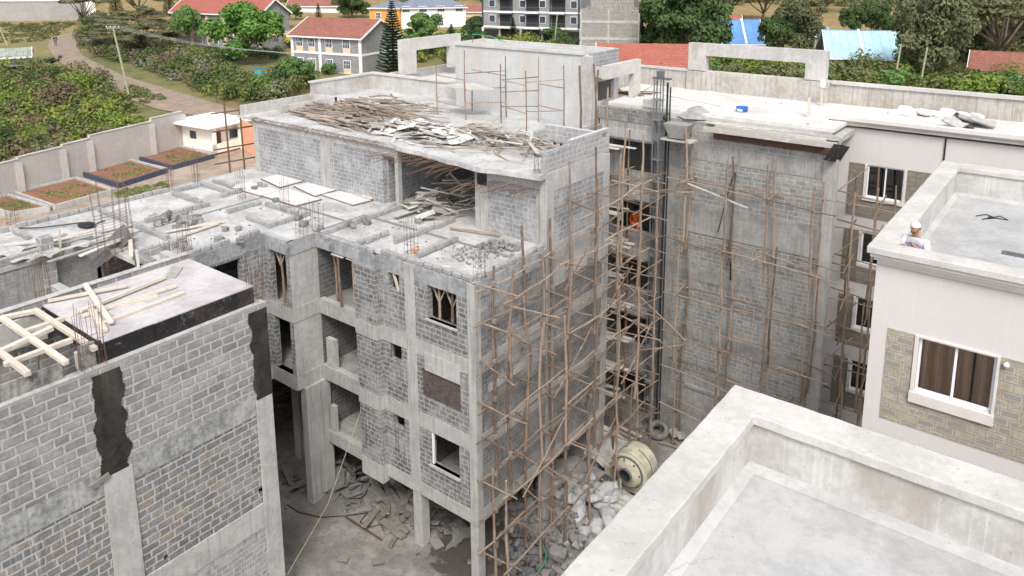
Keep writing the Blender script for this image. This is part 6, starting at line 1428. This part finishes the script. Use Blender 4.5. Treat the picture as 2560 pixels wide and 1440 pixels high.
# ================================================================ houses
def house(name, a, b, c, ey, rise, lab, walls, roof, over=.5, storeys=1, hip=False, wins=(), band=None, gab=None, cat='house', wmat=None, roofpart='roof', split=0):
    A_, B_, C_ = gp(*a), gp(*b), gp(*c); u = (B_-A_); u.z = 0; L = u.length; u.normalize(); v = Vector((-u.y,u.x,0)); Wd = max(3, abs((C_-B_).dot(v)))
    z0 = min(A_.z, B_.z)-1.0; H = B_.z+(b[1]-ey)*dep(B_)/FOC/.98; O = Vector((A_.x,A_.y,0)); T = thing(name, Vector((A_.x,A_.y,A_.z)), lab, cat)
    def X(x, y, z): return O+u*x+v*y+Vector((0,0,z))
    def bx(m_, x0, x1, y0, y1, za, zb, mi=0):
        k = len(m_.v); m_.v += [tuple(X(*q)) for q in ((x0,y0,za),(x1,y0,za),(x1,y1,za),(x0,y1,za),(x0,y0,zb),(x1,y0,zb),(x1,y1,zb),(x0,y1,zb))]
        for f in ((3,2,1,0),(4,5,6,7),(0,1,5,4),(1,2,6,5),(2,3,7,6),(3,0,4,7)): m_.f.append(tuple(k+i for i in f)); m_.m.append(mi)
    m_ = MB(); bx(m_, 0, L, 0, Wd, z0, H); 
    if rise and not hip:
        for x in (0.0, L-.15):
            k = len(m_.v); m_.v += [tuple(X(x,0,H)),tuple(X(x,Wd,H)),tuple(X(x,Wd/2,H+rise)),tuple(X(x+.15,0,H)),tuple(X(x+.15,Wd,H)),tuple(X(x+.15,Wd/2,H+rise))]
            m_.f += [(k,k+1,k+2),(k+5,k+4,k+3)]; m_.m += [0,0]
    part('walls', m_, walls, T)
    if rise:
        o = over; th = .12; hx = Wd/2 if hip else -o; P = [(-o,-o,H-.25),(L+o,-o,H-.25),(L-hx,Wd/2,H+rise),(hx,Wd/2,H+rise),(L+o,Wd+o,H-.25),(-o,Wd+o,H-.25)]
        m_ = MB(); fs = [(0,1,2,3),(4,5,3,2)]+([(1,4,2),(5,0,3)] if hip else [])
        for f in fs:
            k = len(m_.v); m_.v += [tuple(X(P[i][0],P[i][1],P[i][2]+.02)) for i in f]; m_.f.append(tuple(range(k,k+len(f)))); m_.m.append(0)
        r_ = m_
        me = r_.mesh(roofpart, roof, T.location); uvl = me.uv_layers.new(name='UVMap'); sl = math.hypot(Wd/2+o, rise+.25)
        for pl in me.polygons:
            for li in pl.loop_indices:
                co = me.vertices[me.loops[li].vertex_index].co+T.location-O; vv = co.dot(v); uvl.data[li].uv = (co.dot(u), (vv+o)/(Wd/2+o)*sl if vv <= Wd/2+.01 else (Wd+o-vv)/(Wd/2+o)*sl)
        ro = bpy.data.objects.new(roofpart, me); link(ro, T)
        s_ = ro.modifiers.new('solid', 'SOLIDIFY'); s_.thickness = .15; s_.offset = -1
        m_ = MB(); bx(m_, -o, L+o, -o-.04, -o, H-.42, H-.2); part('fascia', m_, m_hwhite, T)
        if not hip:
            for x in (L+o+.0, -o-.06):
                for y0, y1, s0 in ((-o,Wd/2,0),(Wd+o,Wd/2,0)):
                    part('barge_board', MB().beam(X(x,y0,H-.3), X(x,y1,H+rise-.02), .08, .3), m_hwhite, T)
    if split:
        xs_ = L*split; part('roof_divider', MB().beam(X(xs_,-over,H-.12), X(xs_,Wd/2,H+rise+.12), .35, .25), m_hwhite, T)
        part('ridge_cap', MB().beam(X(-over,Wd/2,H+rise+.05), X(L+over,Wd/2,H+rise+.05), .3, .08), m_corr, T)
    for (side, t0, wz, ww, wh, kind) in wins:
        zz = wz+(B_.z); m_ = MB(); mf = MB(); mb_ = MB()
        if side == 'f':
            x = t0*L; bx(mf, x-ww/2-.12, x+ww/2+.12, -.06, -.02, zz-.12, zz+wh+.12); bx(m_, x-ww/2, x+ww/2, -.09, -.065, zz, zz+wh)
            for i in range(1,4): bx(mb_, x-ww/2+ww*i/4-.02, x-ww/2+ww*i/4+.02, -.12, -.095, zz, zz+wh)
            bx(mb_, x-ww/2, x+ww/2, -.13, -.122, zz+wh/2-.02, zz+wh/2+.02)
        else:
            y = t0*Wd; bx(mf, L+.02, L+.06, y-ww/2-.12, y+ww/2+.12, zz-.12, zz+wh+.12); bx(m_, L+.065, L+.09, y-ww/2, y+ww/2, zz, zz+wh)
        fo = part('window', mf, wmat or m_hwhite, T); part('pane', m_, m_pane, fo)
        if mb_.v: part('window_bars', mb_, m_hwhite, fo)
        if kind == 'p':
            q = MB(); bx(q, x-ww/2-.1, x+ww/2+.1, -.04, -.01, zz-1.0, zz-.13); part('window_panel', q, m_hcream, T)
    for za, zb, mt in (band or ()):
        q = MB(); bx(q, -.06, L+.06, -.08, Wd+.06, B_.z+za, B_.z+zb); part('wall_band', q, mt, T)
    return T, X, bx, L, Wd, H, B_.z
def cols(T, X, bx, L, xs, z0, H, mt, w=.35):
    for x in xs: q = MB(); bx(q, x*L-w/2, x*L+w/2, -.10, .1, z0-1, H-.05); part('pilaster', q, mt, T)
W2 = [('f',x,4.1,1.2,1.3,'p') for x in (.12,.30,.55,.80)]+[('f',x,.9,1.2,1.2,'p') for x in (.12,.30,.55,.8)]
r_ = house('tiled_house',(733,172),(905,188),(975,165),95,2.4,'two-storey grey block house with red tiled roof and white gable',m_hblk,m_tred2,.5,2,False,W2,((2.9,3.25,m_hwhite),(-.3,.1,m_hwhite))); cols(r_[0],r_[1],r_[2],r_[3],(.01,.42,.99),r_[6],r_[5],m_hwhite,.5)
r_ = house('tiled_house',(437,108),(655,130),(690,115),38,2.6,'two-storey peach and grey house with red tiled roof behind the bright green tree',m_hblk,m_tred,.5,2,False,[('f',x,4.0,1.2,1.3,'') for x in (.13,.31,.5,.7,.88)]+[('f',x,.9,1.2,1.3,'') for x in (.13,.31,.5,.7)],((2.7,3.4,m_hcream),)); cols(r_[0],r_[1],r_[2],r_[3],(.01,.22,.41,.6,.8,.99),r_[6],r_[5],m_hcream,.7)
r_ = house('hipped_house',(1000,72),(1165,66),(1200,55),17,2.0,'white two-storey house with blue-grey hipped roof',m_hwhite,m_tgrey,.5,2,True,[('f',x,3.6,1.6,1.2,'') for x in (.1,.35,.62,.9)]+[('f',.6,.4,1.6,1.2,'')])
r_ = house('orange_house',(925,70),(1000,73),(1040,62),20,1.6,'small orange house wing left of the white house',m_horange,m_tgrey,.4,2,True,[('f',x,2.4,1.1,1.3,'') for x in (.3,.7)])
house('red_roof_house',(720,30),(850,32),(870,25),14,2.2,'low house with faded red roof at the top edge behind the tiled houses',m_hwhite,m_tred2,.5,1,False,())
house('red_roof_house',(1165,42),(1210,42),(1230,38),28,1.5,'low rusty red roof between the white house and the apartment block',m_hcream,m_tred2,.5,1,False,())
house('red_roof_house',(1500,205),(1712,208),(1740,190),172,3.2,'bungalow with bright red tiled roof just behind the building site',m_hcream,m_tred,.7,1,False,())
house('blue_roof_house',(1797,128),(1905,130),(1960,112),108,3.9,'bungalow with bright blue metal roof',m_hcream,m_tblue,.5,1,False,(),split=.62)
house('blue_roof_house',(2035,120),(2065,121),(2080,112),88,1.2,'small gabled blue roof behind the tall leafy tree',m_hblk2,m_tblue,.5,1,False,())
house('pale_blue_roof_house',(2072,176),(2270,184),(2330,160),146,3.6,'long bungalow with pale blue metal roof',m_hblk2,m_tcyan,.6,1,False,[('f',.5,1.0,1.4,1.0,''),('f',.8,1.0,1.4,1.0,'')],split=.42)
house('red_roof_house',(2425,215),(2545,225),(2640,205),192,2.8,'dark block bungalow with dull red roof at the right edge',m_hblk2,m_tred2,.6,1,False,())
house('red_roof_house',(1790,70),(1850,72),(1870,66),58,1.6,'small red-roofed house half hidden behind the blue roof',m_hcream,m_tred,.5,1,False,())
# apartment block
T1, X, bx, L, Wd, H, zb = house('apartment_block',(1208,100),(1452,112),(1500,95),-60,0,'grey four-storey apartment block with white floor bands, balconies and open parking level',m_hblk,m_tgrey,cat='apartment block')
for k in range(5):
    z = zb+2.9+3.1*k; q = MB(); bx(q,-.05,L+.05,-.12,Wd+.05,z,z+.35); part('wall_band', q, m_hwhite, T1)
    for x in (.1,.42,.62,.93):
        if k < 4:
            f = MB(); bx(f,x*L-.7,x*L+.7,-.06,-.02,z+1.1,z+2.6); fo = part('window', f, m_hwhite, T1); g = MB(); bx(g,x*L-.6,x*L+.6,-.09,-.065,z+1.2,z+2.5); part('pane', g, m_pane, fo)
    for x in (.25,.78,.52):
        f = MB(); bx(f,x*L-1.6,x*L+1.6,-1.1,-.13,z-.02,z+.33); bl = part('balcony', f, m_hwhite, T1); g = MB(); bx(g,x*L-1.4,x*L+1.4,-.10,-.03,z+.4,z+2.7); part('balcony_opening', g, m_dark, T1)  # balcony opening is a dark sheet painted as shade
        g = MB()
        for i in range(12): bx(g,x*L-1.55+i*.28,x*L-1.52+i*.28,-1.08,-1.05,z+.33,z+1.2)
        bx(g,x*L-1.6,x*L+1.6,-1.09,-1.04,z+1.2,z+1.25); part('railing', g, m_steel, bl)
q = MB(); bx(q,.3,L-.3,-.04,-.01,zb-.8,zb+2.6); part('parking_opening', q, m_dark, T1)  # dark sheet stands in for the shaded parking level
for x in (0,.18,.4,.62,.82,1): q = MB(); bx(q,x*L-.2,x*L+.2,-.25,.1,zb-1,zb+2.9); part('column', q, m_hwhite if x in (0,1) else m_conc, T1)
for x in (.0,.3,.7,.98): q = MB(); bx(q,x*L-.15,x*L+.15,-.2,.0,zb+3,H); part('dark_strip', q, m_pane, T1)
# old block tower
T2, X, bx, L, Wd, H, zb = house('block_tower_house',(1452,135),(1595,138),(1645,118),28,0,'weathered unfinished block house with a flat roof and open windows',m_hblk2,m_tgrey,cat='house')
for z in (2.6,5.6): q = MB(); bx(q,-.05,L+.05,-.06,Wd+.05,zb+z,zb+z+.5); part('wall_band', q, m_conc, T2)
for x, z in ((.2,3.9),(.6,3.9),(.3,.9),(.85,.9)): 
    q = MB(); bx(q,L-.0,L+.05,Wd*x,Wd*x+1.2,zb+z,zb+z+1.2); part('window_opening', q, m_dark, T2)  # dark sheet in place of the shaded window hole
for x in (0,.48,1): q = MB(); bx(q,x*L-.15,x*L+.15,-.09,.1,zb-1,H+.1); part('column', q, m_conc, T2)
q = MB(); bx(q,L*.15,L*.9,1,Wd-1,H,H+2.6); part('upper_storey', q, m_hblk2, T2)
for i in range(12): q = MB(); bx(q,L*i/12+.1,L*i/12+.16,.2,.26,H,H+rnd.uniform(.4,1.1)); part('starter_bar', q, m_conc, T2)
# shed, guard house, gate
T3, X, bx, L, Wd, H, zb = house('corrugated_shed',(-20,190),(78,182),(125,163),138,.9,'grey corrugated metal shed with faded green roof by the road',m_corr,m_tgreen,.4,cat='shed')
T4, X, bx, L, Wd, H, zb = house('guard_house',(457,372),(532,385),(588,362),318,0,'small cream guard house with flat white roof inside the gate',m_cream,m_creamw,cat='guard house')
q = MB(); bx(q,-1.0,L+1.0,-1.0,Wd+.8,H,H+.22); part('roof', q, m_creamw, T4, bev=.03)
q = MB(); bx(q,-.2,L+.6,-.6,Wd+2.5,zb-.2,zb+.25); part('plinth', q, m_pink, T4)
for y0, y1, z0, z1, mt, nm in ((.35,1.1,.3,2.3,m_brown,'door'),(2.2,3.3,1.2,2.2,m_pane,'window'),):
    q = MB(); bx(q,L+.005,L+.06,y0,y1,zb+z0,zb+z1); part(nm, q, mt, T4)
q = MB(); bx(q,L*.3,L*.5,-.04,0,zb+1.3,zb+2.1); part('window', q, m_pane, T4)
q = MB(); bx(q,L+.6,L+.8,-.4,Wd*.9,zb+.2,zb+1.1); bx(q,L+.6,L+.8,-.4,.0,zb+.2,H); part('porch_wall', q, m_cream, T4)
p = gp(606,372); p2 = gp(640,392); u = (p2-p).normalized()
g = thing('metal_gate', p, 'orange ribbed metal entrance gate beside the guard house', 'gate'); b = MB(); n = 16
part('gate_leaf', MB().beam(p+Vector((0,0,1.6)), p2+u*3+Vector((0,0,1.6)), .06, 3.2), m_orange, g)
for i in range(n):
    c_ = p.lerp(p2+u*3, (i+.5)/n); part('gate_rib', MB().box(c_.x-.05,c_.x+.05,c_.y-.08,c_.y-.03,c_.z+.05,c_.z+3.15), m_orange, g)
part('gate_pillar', MB().box(p.x-.25,p.x+.2,p.y-.25,p.y+.2,p.z-.3,p.z+3.4), m_cream, g)
# boundary wall
bw = thing('boundary_wall', gp(150,460), 'long stepped grey rendered wall between the planting beds and the green plot', 'wall')
W_ = [gp(-60,520), gp(55,488), gp(165,456), gp(232,436), gp(385,393), gp(462,370)]
tops = [418,402,378,345,305]; tops2 = [395,385,350,312,295]
for i in range(5):
    a, c_ = W_[i], W_[i+1]; d = (c_-a); h = 3.15 if i < 4 else 3.3; zt = lerp([(0,7.05),(1,7.2),(2,7.35),(3,7.6),(4,7.9)], i); o = Vector((0,0,0))
    b = MB(); m2 = (a+c_)/2; b.beam(Vector((a.x,a.y,(3.5+zt)/2)), Vector((c_.x,c_.y,(3.5+zt)/2)), .25, zt-3.5); part('wall_panel', b, m_gwall, bw)
    b = MB().beam(Vector((a.x,a.y,zt+.03)), Vector((c_.x,c_.y,zt+.03)), .34, .08); part('wall_coping', b, m_inner, bw)
    b = MB().box(c_.x-.3,c_.x+.3,c_.y-.35,c_.y+.25,3.5,zt-.3); part('wall_pier', b, m_gwall, bw)
fwl = thing('far_garden_wall', gp(100,52), 'plain grey wall across the top left corner above the slope', 'wall'); a, c_ = gp(-60,52), gp(218,50); zt = gp(100,52).z+ (48)*dep(gp(100,52))/FOC
part('wall_panel', MB().beam(Vector((a.x,a.y,zt/2+2)), Vector((c_.x,c_.y,zt/2+2)), .3, zt-4), m_gwall2, fwl)
part('wall_coping', MB().beam(Vector((a.x,a.y,zt+.05)), Vector((c_.x,c_.y,zt+.05)), .6, .2), m_inner, fwl)
house('gate_lodge',(214,38),(240,36),(278,25),-2,0,'pinkish lodge at the end of the far garden wall',m_cream,m_tred)
house('distant_building',(-40,30),(210,22),(220,10),-10,0,'long low white building beyond the far garden wall',m_hwhite,m_tgrey,wins=[('f',x/12+.04,5.2,3,2.2,'') for x in range(12)])
# planting beds
for i, (q, lb, gr) in enumerate((([(195,437),(298,470),(418,432),(300,402)],'middle planting bed with brown soil and dark blue kerb',1),([(332,397),(430,425),(535,397),(440,372)],'far planting bed by the guard house with green tuft and dark kerb',1),([(38,492),(138,527),(285,487),(190,455)],'third planting bed from the gate with pale kerb and weeds',0),([(-60,520),(30,545),(125,530),(20,498)],'nearest planting bed at the left edge, bare brown soil',0))):
    P4 = [gp(*p) for p in q]; T5 = thing('planting_bed', P4[0], lb, 'planting bed'); zt = 4.45
    for j in range(4):
        a, c_ = P4[j], P4[(j+1) % 4]; part('kerb', MB().beam(Vector((a.x,a.y,4.2)), Vector((c_.x,c_.y,4.2)), .22, .5), (m_navy if gr and j < 2 else m_conc), T5)
    b = MB().prism([(v.x,v.y) for v in P4][::-1], 3.9, 4.28); part('soil', b, m_dirtbr, T5)
    b = MB(); r = random.Random(i); 
    for k in range(22):
        t1, t2 = r.uniform(.3,.9), r.uniform(.2,.9); c_ = P4[0].lerp(P4[1],t1).lerp(P4[3].lerp(P4[2],t1),t2); leaves(b, [(c_.x,c_.y,4.3,.55,.12)], 34, .09, r, .6, .4)
    part('weeds', b, L_gar, T5)['kind'] = 'stuff'
# poles and wires
def upole(px_, base, top, lab, mat=m_greenpole, lean=0, arm=True, dd=None):
    p = gp(px_, base); p.z = hgt(p.x,p.y); d = dep(p); H = (base-top)*d/FOC/.97; t = thing('utility_pole', p, lab, 'utility pole'); e = p+Vector((r0.x*lean*d/FOC, r0.y*lean*d/FOC, H))
    part('pole', MB().tube([p-Vector((0,0,.3)), e],[.16,.11],8), mat, t)
    if arm:
        part('cross_arm', MB().beam(e+Vector((-.9*r0.x,-.9*r0.y,-.2)), e+Vector((.9*r0.x,.9*r0.y,-.2)), .1, .12), m_wire, t)
        for k in (-.8,-.3,.3,.8): part('insulator', MB().lathe(tuple(e+Vector((k*r0.x,k*r0.y,-.1))), [(.05,0),(.07,.08),(.03,.16),(0,.18)], 8), m_white, t)
    return e
e1 = upole(325,246,72,'tall wooden utility pole with cross arm beside the dirt road',lean=-24)
e2 = upole(792,215,148,'pale green pole with cross arm in front of the tiled house',lean=-5)
upole(20,115,40,'slanting pale pole at the left edge behind the shed',lean=-25,arm=False); upole(1385,120,38,'pale green pole before the grey apartment block',lean=8,arm=False)
upole(2232,228,115,'pole leaning slightly before the pale blue roof',lean=10,arm=False); upole(2297,230,122,'grey pole before the very large olive tree',lean=10,arm=False)
e0 = Vector((e1.x-60, e1.y+15, e1.z+5))
for k in (-.8,-.3,.3,.8):
    o = Vector((k*r0.x,k*r0.y,.05))
    for a, c_, nm in ((e1+o, at(742,135,'y',e1.y+2)+o*.5,'a'),(e0+o, e1+o,'b')):
        m3 = (a+c_)/2-Vector((0,0,.6)); single('overhead_wire', MB().tube([a,a.lerp(m3,.5)-Vector((0,0,.12)),m3,m3.lerp(c_,.5)-Vector((0,0,.12)),c_],.014,4), m_wire, 'overhead wire from the tall roadside pole to the tiled house' if nm == 'a' else 'overhead wire from the tall roadside pole up the road', 'wire', 'wires to the house' if nm == 'a' else 'wires up the road')
# green shade net and blue tarp
p = gp(672,215); b = MB(); n = 7
for j in range(n):
    for i in range(n): b.v.append((p.x+(i-3)*1.1*r0.x-(j-3)*.9*r0.y, p.y+(i-3)*1.1*r0.y+(j-3)*.9*r0.x, hgt(p.x,p.y)+1.6+.3*math.sin(i*1.7+j)))
for j in range(n-1):
    for i in range(n-1): b.f.append((j*n+i,j*n+i+1,(j+1)*n+i+1,(j+1)*n+i)); b.m.append(0)
single('shade_net', b, plain('teal_netting', (.03,.28,.22), .8, .2, 1), 'teal shade net sagging among the roadside shrubs', 'net')
p = gp(670,195); single('blue_tarpaulin', MB().prism([(p.x-2.5*r0.x,p.y-2.5*r0.y),(p.x+3*r0.x,p.y+3*r0.y),(p.x+2*r0.x-1.2*r0.y,p.y+2*r0.y+1.5),(p.x-2.5*r0.x-1,p.y-1.5+1.2)], hgt(p.x,p.y)+1.3, hgt(p.x,p.y)+1.36).jitter(.1, rnd), plain('blue_tarp', (.03,.15,.30), .6, .2, 1), 'blue tarpaulin beside the teal shade net', 'tarpaulin')
# kiosk by the shed
p = gp(25,200); t = thing('market_stall', p, 'small stall with table and blue goods beside the grey shed', 'stall')
for dx, dy in ((-1.2,0),(1.2,0),(-1.2,1.2),(1.2,1.2)): part('post', MB().box(p.x+dx-.04,p.x+dx+.04,p.y+dy-.04,p.y+dy+.04,p.z,p.z+2.1), m_brown, t)
part('awning', MB().box(p.x-1.4,p.x+1.4,p.y-.2,p.y+1.4,p.z+2.1,p.z+2.15), m_steel, t); part('table', MB().box(p.x-1.1,p.x+1.1,p.y,p.y+.9,p.z+.7,p.z+.78), m_stick, t); part('goods', MB().box(p.x-.6,p.x+.5,p.y+.2,p.y+.7,p.z+.78,p.z+1.1), m_blue, t, bev=.1)
# orange basket in the grove
